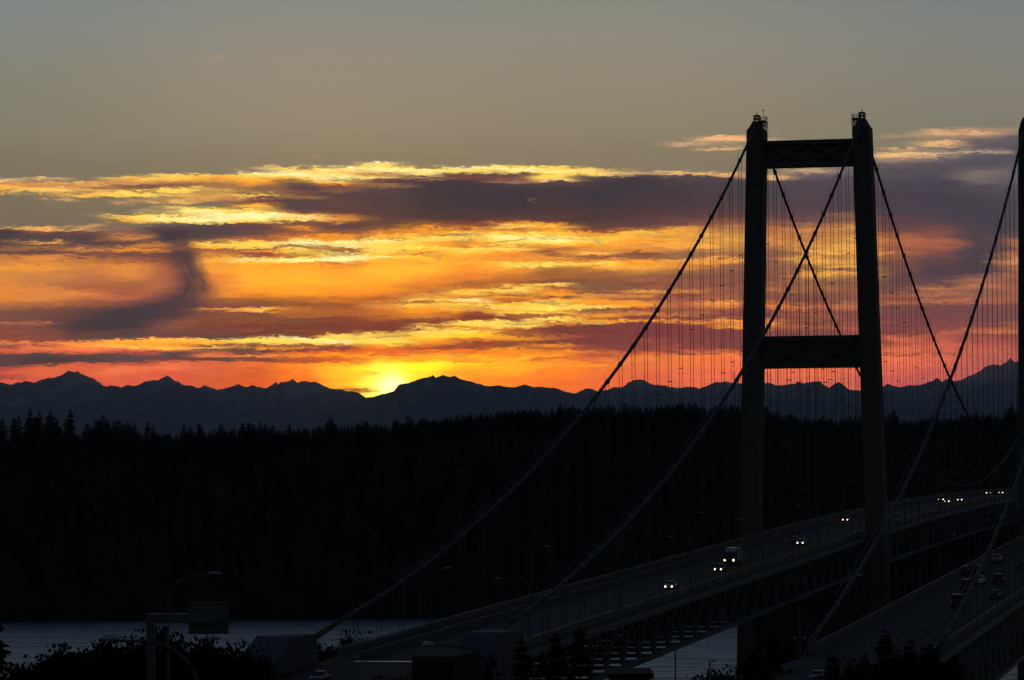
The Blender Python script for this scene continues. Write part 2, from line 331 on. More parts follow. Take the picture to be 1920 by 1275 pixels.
        e = b.vm('LENGTH', b.xyz(b.m('DIVIDE', b.m('SUBTRACT', col2, float(wx)), float(rx)), b.m('DIVIDE', b.m('SUBTRACT', row2, float(wy)), float(ry))))
        sky = b.mix(b.smooth(e, 0.1, 1.3, s, 0.0), sky, (*lin(h), 1))
    # sun disc and its glow
    ex = b.m('SUBTRACT', col, SUN_PX)
    ey = b.m('SUBTRACT', row, SUN_ROW)
    rr = b.vm('LENGTH', b.xyz(ex, ey))
    g1 = b.smooth(b.vm('LENGTH', b.xyz(b.m('SUBTRACT', col, 736.0), b.m('SUBTRACT', row, 729.0))), 6.0, 40.0, 1.0, 0.0)
    g0 = b.smooth(rr, 40.0, 420.0, 0.22, 0.0)
    g2 = b.m('POWER', b.m('SUBTRACT', 1.0, b.m('DIVIDE', b.m('MINIMUM', rr, 150.0), 150.0)), 2.2)
    g3 = b.smooth(b.vm('LENGTH', b.xyz(b.m('MULTIPLY', b.m('SUBTRACT', col, 728.0), 1.1), b.m('MULTIPLY', ey, 0.85))), 8.0, 74.0, 1.0, 0.0)
    veil = b.smooth(row2, 664.0, 690.0)
    sky = b.vm('ADD', sky, b.scale((1.1, 0.40, 0.0), b.m('MULTIPLY', g2, veil)))
    sky = b.vm('ADD', sky, b.scale((1.0, 0.72, 0.34), b.m('MULTIPLY', g3, veil)))
    sky = b.vm('ADD', sky, b.scale((1.6, 1.4, 1.0), g1))
    sky = b.vm('ADD', sky, b.scale((1.0, 0.20, 0.0), b.m('MULTIPLY', g0, veil)))
    for (wx, wy, rx, ry, s, h) in ((668, 731, 52, 6, .85, '9c3c18'), (692, 700, 20, 4, .6, 'd89010')):
        e = b.vm('LENGTH', b.xyz(b.m('DIVIDE', b.m('SUBTRACT', col2, float(wx)), float(rx)), b.m('DIVIDE', b.m('SUBTRACT', row2, float(wy)), float(ry))))
        sky = b.mix(b.smooth(e, 0.1, 1.3, s, 0.0), sky, (*lin(h), 1))
    # the rest of the dome
    st = b.node('ShaderNodeTexSky', sky_type='NISHITA')
    st.sun_disc = False
    st.sun_elevation = SUN_EL
    st.sun_rotation = SUN_AZ
    st.altitude = 80
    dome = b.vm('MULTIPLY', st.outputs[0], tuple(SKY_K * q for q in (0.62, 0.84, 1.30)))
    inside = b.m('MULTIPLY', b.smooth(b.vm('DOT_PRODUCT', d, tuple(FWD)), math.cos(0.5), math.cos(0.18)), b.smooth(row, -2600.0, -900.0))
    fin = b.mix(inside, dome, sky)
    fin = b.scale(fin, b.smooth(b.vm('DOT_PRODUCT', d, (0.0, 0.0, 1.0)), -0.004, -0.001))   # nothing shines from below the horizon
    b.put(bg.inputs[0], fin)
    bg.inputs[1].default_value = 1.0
    NT.links.new(bg.outputs[0], out.inputs[0])


SD = ray(SUN_PX, SUN_ROW)
SD = SD / np.linalg.norm(SD)
SUN_EL = math.asin(SD[2])
SUN_AZ = math.atan2(SD[0], SD[1])
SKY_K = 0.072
build_world()
sun = bpy.data.lights.new('sun', 'SUN')
sun.energy = 0.35
sun.angle = math.radians(0.53)
sun.color = (1.0, 0.52, 0.22)
so = bpy.data.objects.new('sun', sun)
COL.objects.link(so)
so.rotation_euler = Vector(SD).to_track_quat('Z', 'Y').to_euler()

# ---------------------------------------------------------------- materials
MATS = {}


def mat(name, c, rough=0.6, metal=0.0, var=0.25, scale=0.6, spec=0.5, emit=None, estr=0.0, bump=0.0, bscale=None):
    if name in MATS:
        return MATS[name]
    m = bpy.data.materials.new(name)
    m.use_nodes = True
    nt = m.node_tree
    p = nt.nodes['Principled BSDF']
    p.inputs['Roughness'].default_value = rough
    p.inputs['Metallic'].default_value = metal
    p.inputs['Specular IOR Level'].default_value = spec
    p.inputs['Base Color'].default_value = (*c, 1)
    b = N(nt)
    if var or bump:
        tc = b.node('ShaderNodeTexCoord')
        n = b.noise(tc.outputs['Object'], scale, 5, 0.6, dims='3D')
        if var:
            lo = tuple(q * (1 - var) for q in c)
            hi = tuple(min(1, q * (1 + var)) for q in c)
            nt.links.new(b.ramp(n, [(0.3, lo), (0.7, hi)]), p.inputs['Base Color'])
        if bump:
            bn = b.node('ShaderNodeBump')
            bn.inputs['Strength'].default_value = bump
            n2 = b.noise(tc.outputs['Object'], bscale or scale * 4, 5, 0.6, dims='3D')
            nt.links.new(n2, bn.inputs['Height'])
            nt.links.new(bn.outputs[0], p.inputs['Normal'])
    if emit:
        p.inputs['Emission Color'].default_value = (*emit, 1)
        p.inputs['Emission Strength'].default_value = estr
    MATS[name] = m
    return m


CONC = mat('concrete', (0.098, 0.082, 0.070), 0.8, var=0.2, scale=0.25, bump=0.1)
CONC2 = mat('pale concrete', (0.10, 0.088, 0.09), 0.8, var=0.2, scale=0.3)
DARKCON = mat('darker concrete', (0.035, 0.032, 0.03), 0.9, var=0.3, scale=0.4, spec=0.15)  # splay housings, toned darker than the anchorage concrete
STEEL = mat('green painted steel', (0.05, 0.062, 0.056), 0.55, var=0.2, scale=0.5)
CABLE = mat('grey green cable wrapping', (0.048, 0.054, 0.050), 0.75, var=0.15, scale=0.8)
ROPE = mat('wire rope', (0.10, 0.10, 0.10), 0.5, 0.5, var=0.1)
ASPH = mat('asphalt', (0.03, 0.026, 0.023), 0.85, var=0.3, scale=1.5, bump=0.1, spec=0.2)
RAIL = mat('galvanised steel', (0.20, 0.20, 0.20), 0.5, 0.6, var=0.15)
PAINT = mat('road marking paint', (0.22, 0.22, 0.21), 0.6, var=0.2, scale=3)
JOINT = mat('worn joint steel', (0.55, 0.5, 0.46), 0.28, 1.0, var=0.15, scale=2)
SIGNB = mat('sign back aluminium', (0.12, 0.115, 0.11), 0.6, 0.2, var=0.1)
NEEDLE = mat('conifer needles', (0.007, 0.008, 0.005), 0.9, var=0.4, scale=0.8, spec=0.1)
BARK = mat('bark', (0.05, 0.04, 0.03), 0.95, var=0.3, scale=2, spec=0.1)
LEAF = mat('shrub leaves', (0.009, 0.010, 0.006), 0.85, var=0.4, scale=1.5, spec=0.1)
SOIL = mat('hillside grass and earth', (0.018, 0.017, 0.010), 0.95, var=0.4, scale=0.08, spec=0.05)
GLASS = mat('car glass', (0.01, 0.012, 0.015), 0.08, var=0)
TYRE = mat('tyre rubber', (0.02, 0.02, 0.02), 0.85, var=0)
RIM = mat('wheel rim', (0.4, 0.4, 0.42), 0.35, 0.9, var=0)
HEADLAMP = mat('lit headlamp', (0.8, 0.8, 0.75), 0.3, var=0, emit=(1.0, 0.74, 0.46), estr=4.0)
HEADOFF = mat('unlit headlamp', (0.3, 0.3, 0.3), 0.15, var=0)
TAIL = mat('lit tail lamp', (0.25, 0.01, 0.01), 0.3, var=0, emit=(1.0, 0.10, 0.07), estr=0.03)
AMBER = mat('amber marker lamp', (0.4, 0.15, 0.02), 0.3, var=0, emit=(1.0, 0.35, 0.08), estr=0.25)
WEB = mat('grey green truss paint', (0.12, 0.13, 0.12), 0.6, var=0.2)
DARKPOST = mat('weathered dark steel', (0.10, 0.10, 0.105), 0.6, 0.2, var=0.15)
LAMPHEAD = mat('lamp housing', (0.42, 0.42, 0.42), 0.5, 0.3, var=0.1)
ROOFING = mat('dark roofing', (0.02, 0.02, 0.02), 0.9, var=0.3, scale=1, spec=0.1)
WALLM = mat('house wall', (0.12, 0.11, 0.10), 0.85, var=0.2)
ORANGE = mat('orange sign sheeting', (0.16, 0.045, 0.01), 0.5, var=0.1)
GREEN = mat('green sign sheeting', (0.006, 0.06, 0.05), 0.5, var=0.1)


def car_paint(name, c):
    return mat(name, c, 0.28, 0.2, var=0.05, scale=3)


# ---------------------------------------------------------------- mesh helpers
class MB:
    def __init__(s):
        s.v, s.f, s.mi = [], [], []
        s.cur = 0

    def add(s, vs, fs):
        o = len(s.v)
        s.v += [tuple(map(float, q)) for q in vs]
        s.f += [tuple(i + o for i in f) for f in fs]
        s.mi += [s.cur] * len(fs)

    def box(s, x0, x1, y0, y1, z0, z1):
        s.add([(x0, y0, z0), (x1, y0, z0), (x1, y1, z0), (x0, y1, z0), (x0, y0, z1), (x1, y0, z1), (x1, y1, z1), (x0, y1, z1)],
              [(0, 3, 2, 1), (4, 5, 6, 7), (0, 1, 5, 4), (1, 2, 6, 5), (2, 3, 7, 6), (3, 0, 4, 7)])

    def bar(s, p, q, w, h=None, side=None):
        """square bar from p to q"""
        h = h or w
        p, q = np.array(p, float), np.array(q, float)
        d = q - p
        d /= np.linalg.norm(d)
        a = np.array(side if side is not None else (1, 0, 0), float)
        a = a - d * a.dot(d)
        if np.linalg.norm(a) < 1e-3:
            a = np.array((0, 1.0, 0)) - d * d[1]
        a /= np.linalg.norm(a)
        c = np.cross(d, a)
        vs = []
        for e in (p, q):
            for i, j in ((-1, -1), (1, -1), (1, 1), (-1, 1)):
                vs.append(e + a * (i * w / 2) + c * (j * h / 2))
        s.add(vs, [(0, 3, 2, 1), (4, 5, 6, 7), (0, 1, 5, 4), (1, 2, 6, 5), (2, 3, 7, 6), (3, 0, 4, 7)])

    def tube(s, pts, r, n=8, cap=True):
        pts = [np.array(p, float) for p in pts]
        rs = r if isinstance(r, (list, tuple)) else [r] * len(pts)
        vs, fs = [], []
        ref = np.array((0, 0, 1.0))
        for i, p in enumerate(pts):
            d = pts[min(i + 1, len(pts) - 1)] - pts[max(i - 1, 0)]
            d /= np.linalg.norm(d)
            rf = ref if abs(d[2]) < 0.9 else np.array((1.0, 0, 0))
            a = np.cross(d, rf)
            a /= np.linalg.norm(a)
            c = np.cross(d, a)
            for k in range(n):
                t = 2 * math.pi * k / n
                vs.append(p + (a * math.cos(t) + c * math.sin(t)) * rs[i])
        for i in range(len(pts) - 1):
            for k in range(n):
                k2 = (k + 1) % n
                fs.append((i * n + k, i * n + k2, (i + 1) * n + k2, (i + 1) * n + k))
        if cap:
            fs.append(tuple(range(n - 1, -1, -1)))
            fs.append(tuple((len(pts) - 1) * n + k for k in range(n)))
        s.add(vs, fs)

    def sheet(s, rows):
        """grid from rows of equal length"""
        n = len(rows[0])
        vs = [p for r in rows for p in r]
        fs = [(i * n + k, i * n + k + 1, (i + 1) * n + k + 1, (i + 1) * n + k) for i in range(len(rows) - 1) for k in range(n - 1)]
        s.add(vs, fs)

    def loft(s, secs, cap=True):
        """closed sections of equal count"""
        n = len(secs[0])
        vs = [p for r in secs for p in r]
        fs = [(i * n + k, i * n + (k + 1) % n, (i + 1) * n + (k + 1) % n, (i + 1) * n + k) for i in range(len(secs) - 1) for k in range(n)]
        if cap:
            fs.append(tuple(range(n - 1, -1, -1)))
            fs.append(tuple((len(secs) - 1) * n + k for k in range(n)))
        s.add(vs, fs)

    def mesh(s, name, mats, smooth=False):
        me = bpy.data.meshes.new(name)
        me.from_pydata(s.v, [], s.f)
        for m in (mats if isinstance(mats, (list, tuple)) else [mats]):
            me.materials.append(m)
        if any(s.mi):
            me.polygons.foreach_set('material_index', s.mi)
        if smooth:
            me.polygons.foreach_set('use_smooth', [True] * len(me.polygons))
        me.update()
        return me

    def build(s, name, mats, parent=None, smooth=False):
        return link(name, s.mesh(name, mats, smooth), parent)


def link(name, me, parent=None):
    o = bpy.data.objects.new(name, me)
    COL.objects.link(o)
    if parent:
        o.parent = parent
    return o


def empty(name, loc=(0, 0, 0), rz=0.0):
    o = bpy.data.objects.new(name, None)
    o.empty_display_size = 0.5
    COL.objects.link(o)
    o.location = tuple(map(float, loc))
    o.rotation_euler = (0, 0, rz)
    return o


def tag(o, label=None, cat=None, group=None, kind=None):
    for k, v in (('label', label), ('category', cat), ('group', group), ('kind', kind)):
        if v:
            o[k] = v
    return o


def children(o):
    return [c for c in bpy.data.objects if c.parent == o]


def copy_tree(o, parent=None):
    c = o.copy()
    COL.objects.link(c)
    c.parent = parent
    for ch in KIDS.get(o.name, ()):
        copy_tree(ch, c)
    return c


KIDS = {}


def remember(o):
    """keep the family of a prototype so that copies need no search"""
    ch = children(o)
    KIDS[o.name] = ch
    for c in ch:
        remember(c)


rng = random.Random(7)
nr = np.random.default_rng(11)


def vnoise(x, y, seed=0):
    """smooth value noise on arrays"""
    xi, yi = np.floor(x).astype(int), np.floor(y).astype(int)
    fx, fy = x - xi, y - yi
    fx, fy = fx * fx * (3 - 2 * fx), fy * fy * (3 - 2 * fy)

    def h(a, b):
        n = (a * 374761393 + b * 668265263 + seed * 974634) & 0x7fffffff
        n = ((n ^ (n >> 13)) * 1274126177) & 0x7fffffff
        return ((n ^ (n >> 16)) & 0xffff) / 65535.0
    return (h(xi, yi) * (1 - fx) + h(xi + 1, yi) * fx) * (1 - fy) + (h(xi, yi + 1) * (1 - fx) + h(xi + 1, yi + 1) * fx) * fy


def fbm(x, y, oct=5, seed=0):
    return sum(vnoise(x * 2 ** i, y * 2 ** i, seed + i) * 0.5 ** i for i in range(oct)) / 1.94 - 0.5


# ---------------------------------------------------------------- water
def water_mat():
    m = bpy.data.materials.new('strait water')
    m.use_nodes = True
    nt = m.node_tree
    p = nt.nodes['Principled BSDF']
    p.inputs['Base Color'].default_value = (0.015, 0.05, 0.095, 1)
    p.inputs['Roughness'].default_value = 0.30
    p.inputs['IOR'].default_value = 1.4
    b = N(nt)
    tc = b.node('ShaderNodeTexCoord').outputs['Object']
    n1 = b.noise(tc, 0.055, 4, 0.65, 0.5, dims='3D')
    n2 = b.noise(tc, 0.02, 3, 0.5, 0.5, dims='3D')
    h = b.m('ADD', b.m('MULTIPLY', n1, 1.0), b.m('MULTIPLY', n2, 2.0))
    bn = b.node('ShaderNodeBump')
    bn.inputs['Strength'].default_value = 1.0
    bn.inputs['Distance'].default_value = 6.0
    nt.links.new(h, bn.inputs['Height'])
    nt.links.new(bn.outputs[0], p.inputs['Normal'])
    return m


w = MB()
w.sheet([[(x, y, 0.0) for x in np.linspace(-9000, 9000, 13)] for y in np.linspace(-420, 3000, 9)])
tag(w.build('water', water_mat()), kind='structure')

# ---------------------------------------------------------------- near hillside (Tacoma side of the strait)
gx = np.concatenate([np.linspace(-2600, -300, 12), np.linspace(-260, 420, 60), np.linspace(460, 2600, 12)])
gy = np.concatenate([np.linspace(-2600, -1000, 8), np.linspace(-950, -130, 60)])
GX, GY = np.meshgrid(gx, gy)
GZ = np.interp(GY, [-2600, -900, -826, -700, -560, -470, -400, -360, -300, -240, -180, -130], [95, 80, 74.5, 64, 50, 43, 40, 37, 26, 12, 2, -6])
GZ = GZ + fbm(GX / 60, GY / 60, 4, 3) * 5 * np.clip((-GY - 180) / 120, 0, 1)


def ground_z(x, y):
    i = int(np.clip(np.searchsorted(gx, x) - 1, 0, len(gx) - 2))
    j = int(np.clip(np.searchsorted(gy, y) - 1, 0, len(gy) - 2))
    a, c = (x - gx[i]) / (gx[i + 1] - gx[i]), (y - gy[j]) / (gy[j + 1] - gy[j])
    return float((GZ[j, i] * (1 - a) + GZ[j, i + 1] * a) * (1 - c) + (GZ[j + 1, i] * (1 - a) + GZ[j + 1, i + 1] * a) * c)


g = MB()
g.sheet([[(GX[j, i], GY[j, i], GZ[j, i]) for i in range(len(gx))] for j in range(len(gy))])
tag(g.build('ground', SOIL, smooth=True), kind='structure')

# ---------------------------------------------------------------- far wooded shore
SHORE = 1790.0
BASE = [(-400, 822), (0, 828), (120, 826), (330, 824), (480, 818), (640, 808), (760, 800), (860, 792), (960, 782), (1100, 775), (1290, 768), (1312, 776), (1390, 770), (1437, 778), (1470, 792), (1640, 796), (1800, 789), (1920, 784), (2300, 780), (2900, 790)]
bpx = [q[0] for q in BASE]
bpy_ = [q[1] for q in BASE]


def far_ground(px, d):
    """height of the far shore along the bearing of column px at distance d"""
    ridge = CAM[2] - (np.interp(px, bpx, bpy_) + 14 - 864.7 + ROLL * (px - 960)) / F * 2250
    t = np.clip((d - SHORE) / 430.0, 0, 1)
    z = ridge * (0.12 * min(1, max(0, (d - SHORE) / 12)) + 0.88 * (t ** 0.8)) if d > SHORE else -6.0
    if d > 2250:
        z = ridge + (d - 2250) * -0.012
    return float(z + (fbm(np.array(px / 70.0), np.array(d / 60.0), 4, 9) * 7 * min(1, max(0, (d - SHORE) / 60))))


fr = MB()
ds = [1770, 1788, 1792, 1800, 1815, 1840, 1870, 1900, 1950, 2000, 2050, 2100, 2150, 2200, 2250, 2320, 2500, 3200, 5200]
cols = np.linspace(-2600, 4500, 180)
rows = []
for d in ds:
    rw = []
    for c in cols:
        p = at_depth(c, 864.7, d)
        rw.append((p[0], p[1], far_ground(c, d) if d < 3000 else (55.0 if d < 5000 else 30.0)))
    rows.append(rw)
fr.sheet(rows)
tag(fr.build('hill', SOIL, smooth=True), kind='structure')

# low country running out to the mountains
lc = MB()
lc.sheet([[tuple(at_depth(c, 864.7, d)[:2]) + (20.0 + 6 * math.sin(c * 0.01 + d * 0.0004),) for c in np.linspace(-2500, 4500, 30)] for d in (5000, 9000, 15000, 25000, 40000, 52000, 74000)])
tag(lc.build('terrain', SOIL, smooth=True), kind='structure')

# ---------------------------------------------------------------- mountains
RIDGE = """-500,735 -380,722 -260,730 -150,712 -60,724 0,716 17,721 30,717 45,714 68,716 90,707 97,709 115,703 128,696 135,695 142,698 147,696 160,704 172,708 185,716 200,724 222,723 228,726 240,721 248,722 256,724 270,717 282,713 300,711 315,704 320,708 340,718 350,723 365,724 372,727 385,722 392,725 405,729 420,729 432,726 447,720 458,725 475,722 485,726 500,727 510,721 519,715 522,719 530,716 543,714 548,711 558,716 567,713 578,716 592,714 605,720 620,727 638,730 650,732 672,735 683,742 687,745 697,743 715,740 730,734 738,733 748,721 762,718 778,714 790,709 807,706 813,702 818,707 833,703 845,706 852,705 870,711 885,714 900,718 912,725 928,722 945,724 955,726 960,726 975,722 987,719 1000,725 1018,724 1030,725 1050,729 1060,734 1072,737 1080,736 1095,730 1103,726 1115,729 1122,733 1140,729 1155,724 1168,726 1180,716 1190,713 1206,711 1215,716 1227,723 1240,721 1255,724 1262,726 1275,725 1290,724 1312,727 1325,724 1335,719 1350,716 1358,716 1368,716 1376,720 1388,718 1434,718 1445,717 1455,721 1475,721 1490,720 1497,715 1510,718 1525,716 1540,715 1548,722 1556,728 1565,720 1575,716 1583,722 1595,729 1612,731 1655,726 1667,720 1676,724 1690,725 1710,722 1725,722 1740,718 1758,709 1768,714 1780,709 1795,714 1805,712 1820,703 1838,695 1850,685 1865,683 1878,685 1890,678 1897,672 1905,678 1915,677 1925,674 1960,688 2020,700 2090,690 2200,712 2350,705 2500,725"""
RP = [tuple(map(float, t.split(','))) for t in RIDGE.split()]


def mountain_mat():
    m = bpy.data.materials.new('rock and old snow')
    m.use_nodes = True
    nt = m.node_tree
    p = nt.nodes['Principled BSDF']
    p.inputs['Roughness'].default_value = 0.95
    p.inputs['Specular IOR Level'].default_value = 0.1
    b = N(nt)
    geo = b.node('ShaderNodeNewGeometry')
    pos = geo.outputs['Position']
    sx = b.node('ShaderNodeSeparateXYZ')
    b.put(sx.inputs[0], pos)
    n = b.noise(b.vm('MULTIPLY', pos, (0.0030, 0.0006, 0.0022)), 1.0, 7, 0.68, 0.5, dims='3D')
    hgt = b.smooth(sx.outputs[2], 600.0, 1500.0)
    snow = b.smooth(b.m('ADD', n, b.m('MULTIPLY', hgt, 0.16)), 0.56, 0.74)
    n2 = b.noise(pos, 0.004, 4, 0.6, dims='3D')
    rock = b.ramp(n2, [(0.3, (0.03, 0.035, 0.035)), (0.7, (0.07, 0.07, 0.07))])
    nt.links.new(b.mix(b.m('MULTIPLY', snow, 0.6), rock, (0.55, 0.56, 0.58, 1)), p.inputs['Base Color'])
    return m


mt = MB()
rpx = [q[0] for q in RP]
rpy = [q[1] for q in RP]
mc = np.unique(np.concatenate([np.arange(-500, 2500.1, 2.5), np.array(rpx)]))
crest_row = np.interp(mc, rpx, rpy) + fbm(mc / 8.0, mc * 0, 4, 21) * 5.0 + 0.5
near = np.exp(-((mc - 840) / 170.0) ** 4)
depth = 60000 - 14000 * near + fbm(mc / 130.0, mc * 0 + 5, 3, 4) * 5000
rel = [-16000, -13000, -10500, -8500, -6800, -5400, -4200, -3200, -2300, -1600, -1000, -500, -200, 0, 400, 1500, 4000, 9000]
rows = []
for q in rel:
    t = -q / 16000.0 if q < 0 else q / 9000.0
    frac = (1 - t) ** 1.35
    rw = []
    for i, c in enumerate(mc):
        zc = at_depth(c, crest_row[i], depth[i])[2]
        d = depth[i] + q
        p = at_depth(c, 864.7, d)
        rough = fbm(np.array(c / 34.0), np.array(d / 2300.0), 5, 33) * 0.42 * zc * min(1.0, t * 5) * (1 - 0.5 * t)
        rw.append((p[0], p[1], float(max(15.0 if t < 1 else 10.0, zc * frac + rough))))
    rows.append(rw)
mt.sheet(rows)
tag(mt.build('mountains', mountain_mat(), smooth=True), kind='structure')


# ---------------------------------------------------------------- conifers
def conifer(h, R, seed, whorls=26, gap=0.12, low=0.1, nb=8, power=0.8, mb=None, at=(0, 0, 0), twigs=3, trunk=True):
    r = random.Random(seed)
    mb = mb or MB()
    ox, oy, oz = at
    if trunk:
        mb.cur = 1
        mb.tube([(ox, oy, oz - 0.5), (ox + r.uniform(-.1, .1), oy, oz + h * .5), (ox, oy, oz + h)], [h * 0.016, h * 0.010, h * 0.002], 6)
        mb.cur = 0
    lean = r.uniform(0, 6.28)
    for i in range(whorls):
        t = (i + r.uniform(-.3, .3)) / whorls
        t = max(0.0, min(0.985, t))
        z = h * (low + (1 - low) * t)
        rad = R * (1 - t) ** power * r.uniform(0.62, 1.12) + 0.02 * h * (1 - t)
        a0 = r.uniform(0, 6.28)
        for k in range(nb):
            if r.random() < gap:
                continue
            a = a0 + 6.283 * k / nb + r.uniform(-.3, .3)
            L = rad * r.uniform(0.6, 1.15) * (1 + 0.15 * math.cos(a - lean))
            if L < 0.1:
                continue
            dx, dy = math.cos(a), math.sin(a)
            rise = r.uniform(-0.42, 0.0) if t < .8 else r.uniform(-0.1, 0.6)
            wd = 0.16 * L + 0.09 * h / whorls
            tip = (ox + dx * L, oy + dy * L, oz + z + rise * L)
            mid = (ox + dx * L * .5, oy + dy * L * .5, oz + z + rise * L * .35 + .05 * L)
            nx, ny = -dy, dx
            th = 0.55 * h / whorls
            mb.add([(ox, oy, oz + z), (mid[0] + nx * wd, mid[1] + ny * wd, mid[2] - th * .5), tip, (mid[0] - nx * wd, mid[1] - ny * wd, mid[2] - th * .5), (mid[0], mid[1], mid[2] + th * .35), (mid[0], mid[1], mid[2] - th)],
                   [(0, 1, 4), (1, 2, 4), (2, 3, 4), (3, 0, 4), (0, 5, 1), (1, 5, 2), (2, 5, 3), (3, 5, 0)])
            for q in range(twigs):
                f = r.uniform(.35, .95)
                b = (ox + dx * L * f, oy + dy * L * f, oz + z + rise * L * f * .8)
                s = r.choice((-1, 1))
                l2 = L * r.uniform(.16, .32)
                mb.add([b, (b[0] + (nx * s * .9 + dx * .5) * l2, b[1] + (ny * s * .9 + dy * .5) * l2, b[2] - l2 * r.uniform(0, .5)), (b[0] + dx * l2 * .5, b[1] + dy * l2 * .5, b[2] + th * r.uniform(-.6, .5))], [(0, 1, 2)])
    return mb


SKYTREES = [(5, 785), (35, 776), (56, 765), (74, 770), (95, 768), (107, 786), (132, 766), (163, 793), (179, 787), (194, 777), (203, 786), (215, 788), (222, 787), (238, 787), (252, 790), (278, 789), (288, 808), (297, 812), (318, 812),
    (330, 817), (345, 793), (357, 800), (373, 792), (383, 810), (393, 807), (402, 804), (414, 793), (432, 803), (438, 800), (455, 790), (467, 791), (474, 793), (488, 787), (497, 792), (506, 800), (522, 806), (530, 806), (543, 791), (552, 806), (560, 808), (570, 807), (588, 804), (597, 800), (617, 782), (623, 781), (638, 798), (645, 798),
    (652, 801), (660, 797), (671, 792), (683, 800), (697, 796), (705, 793), (714, 800), (722, 795), (738, 788), (746, 795), (753, 791), (765, 777), (773, 792), (789, 785), (800, 790), (806, 792), (813, 785), (820, 790), (826, 788), (834, 783), (840, 780), (846, 779), (857, 778), (868, 776), (876, 780), (882, 772), (895, 778), (903, 774), (911, 773), (921, 775), (932, 782), (945, 776), (953, 780), (960, 767),
    (972, 774), (980, 777), (985, 773), (995, 772), (1006, 768), (1014, 766), (1024, 770), (1034, 762), (1047, 765), (1052, 764), (1059, 761), (1067, 766), (1074, 758), (1087, 763), (1096, 768), (1106, 766), (1115, 762), (1127, 760), (1135, 764), (1142, 757), (1150, 757), (1161, 763), (1172, 755), (1180, 758), (1188, 758), (1194, 761), (1200, 762), (1211, 766), (1221, 759), (1231, 765), (1240, 759), (1248, 759), (1256, 760), (1262, 757), (1270, 762), (1280, 757), (1292, 752), (1304, 753), (1312, 768), (1334, 767), (1342, 762), (1351, 765), (1360, 758), (1370, 757), (1383, 761),
    (1437, 760), (1443, 768), (1450, 773), (1455, 773), (1470, 780), (1482, 786), (1490, 790), (1500, 785), (1510, 778), (1518, 784), (1527, 779), (1535, 783), (1543, 777), (1550, 786), (1557, 783), (1566, 788), (1578, 784), (1586, 786), (1594, 783), (1604, 782), (1612, 780), (1658, 780), (1666, 784), (1675, 765), (1684, 782), (1694, 785), (1706, 789), (1718, 785), (1726, 787), (1733, 782), (1741, 785), (1748, 775), (1759, 784), (1770, 781), (1783, 782), (1793, 780), (1803, 775), (1812, 778), (1820, 780), (1830, 768), (1842, 774), (1850, 779), (1858, 773), (1866, 779), (1872, 776), (1885, 770), (1897, 754), (1910, 762)]
VAR = []
for k in range(9):
    gapk = (0.10, 0.22, 0.34, 0.15, 0.28, 0.12, 0.4, 0.2, 0.3)[k]
    Rk = (6.6, 5.6, 5.2, 7.6, 6.2, 5.0, 5.6, 8.4, 7.0)[k]
    nwh = (40, 34, 20, 38, 30, 44, 19, 34, 28)[k]
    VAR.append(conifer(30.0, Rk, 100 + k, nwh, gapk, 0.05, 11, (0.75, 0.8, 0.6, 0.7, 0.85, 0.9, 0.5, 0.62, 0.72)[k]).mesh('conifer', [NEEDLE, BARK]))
SPECIAL = {56: ('tallest pointed conifer of the dense clump on the far skyline', 0), 132: ('lone slender conifer with layered drooping branches standing clear of the far treeline', 2),
    95: ('ragged conifer rising between the tallest clump and the lone slender tree', 4), 194: ('broad bushy-topped conifer crowning the rounded clump of the far treeline', 7),
    278: ('narrow bottle-shaped conifer standing apart with gaps on both sides', 6), 617: ('twin-tipped conifer rising above its neighbours just before the sun notch', 3),
    373: ('spiky pagoda-shaped conifer below the low notch of the mountain crest', 2), 543: ('neat cone-shaped conifer standing alone between two lower gaps', 5),
    765: ('thin-topped conifer rising highest beneath the setting sun side of the dome mountain', 2), 1675: ('bushy-headed conifer standing up just beyond the concrete tower leg', 7),
    1897: ('tallest spreading conifer beside the steel tower on the far skyline', 3)}
GROUPS = [(160, 'conifers below the twin peak', 'dark conifer of the far skyline below the twin-topped mountain peak'),
    (330, 'conifers below the small sharp peak', 'dark conifer of the far skyline below the small sharp mountain peak'),
    (480, 'conifers below the low saddle', 'dark conifer of the far skyline below the low saddle of the crest'),
    (680, 'conifers below the knobbly ridge', 'dark conifer of the far skyline below the knobbly ridge beside the sun'),
    (790, 'conifers below the sun', 'small dark conifer of the far skyline directly below the setting sun'),
    (930, 'conifers below the dome mountain', 'small dark conifer of the far skyline below the broad dome mountain'),
    (1100, 'conifers before the long cable', 'small dark conifer of the far skyline between dome mountain and long cable'),
    (1400, 'conifers behind the side span hangers', 'small dark conifer of the far skyline behind the side span hangers'),
    (1630, 'conifers framed by the tower legs', 'small dark conifer of the far skyline framed by the concrete tower legs'),
    (1790, 'conifers before the crossing cables', 'small dark conifer of the far skyline between concrete tower and crossing cables'),
    (2000, 'conifers beside the steel tower', 'small dark conifer of the far skyline between crossing cables and steel tower')]


def put_skytree(px, top, d, k, label=None):
    p = at_depth(px, top, d)
    gz = far_ground(px, d) - 1.0
    h = max(9.0, p[2] - gz)
    o = link('conifer', VAR[k])
    o.location = (p[0], p[1], gz)
    s = h / 30.0
    k_ = (0.45 + 0.6 * s) * rng.uniform(.95, 1.5) * (1.25 if px < 340 else 1.0)
    o.scale = (k_, k_, s)
    o.rotation_euler = (0, 0, rng.uniform(0, 6.28))
    gname, lab = next((q[1], q[2]) for q in GROUPS if px < q[0])
    tag(o, label or lab, 'tree', None if label else gname)


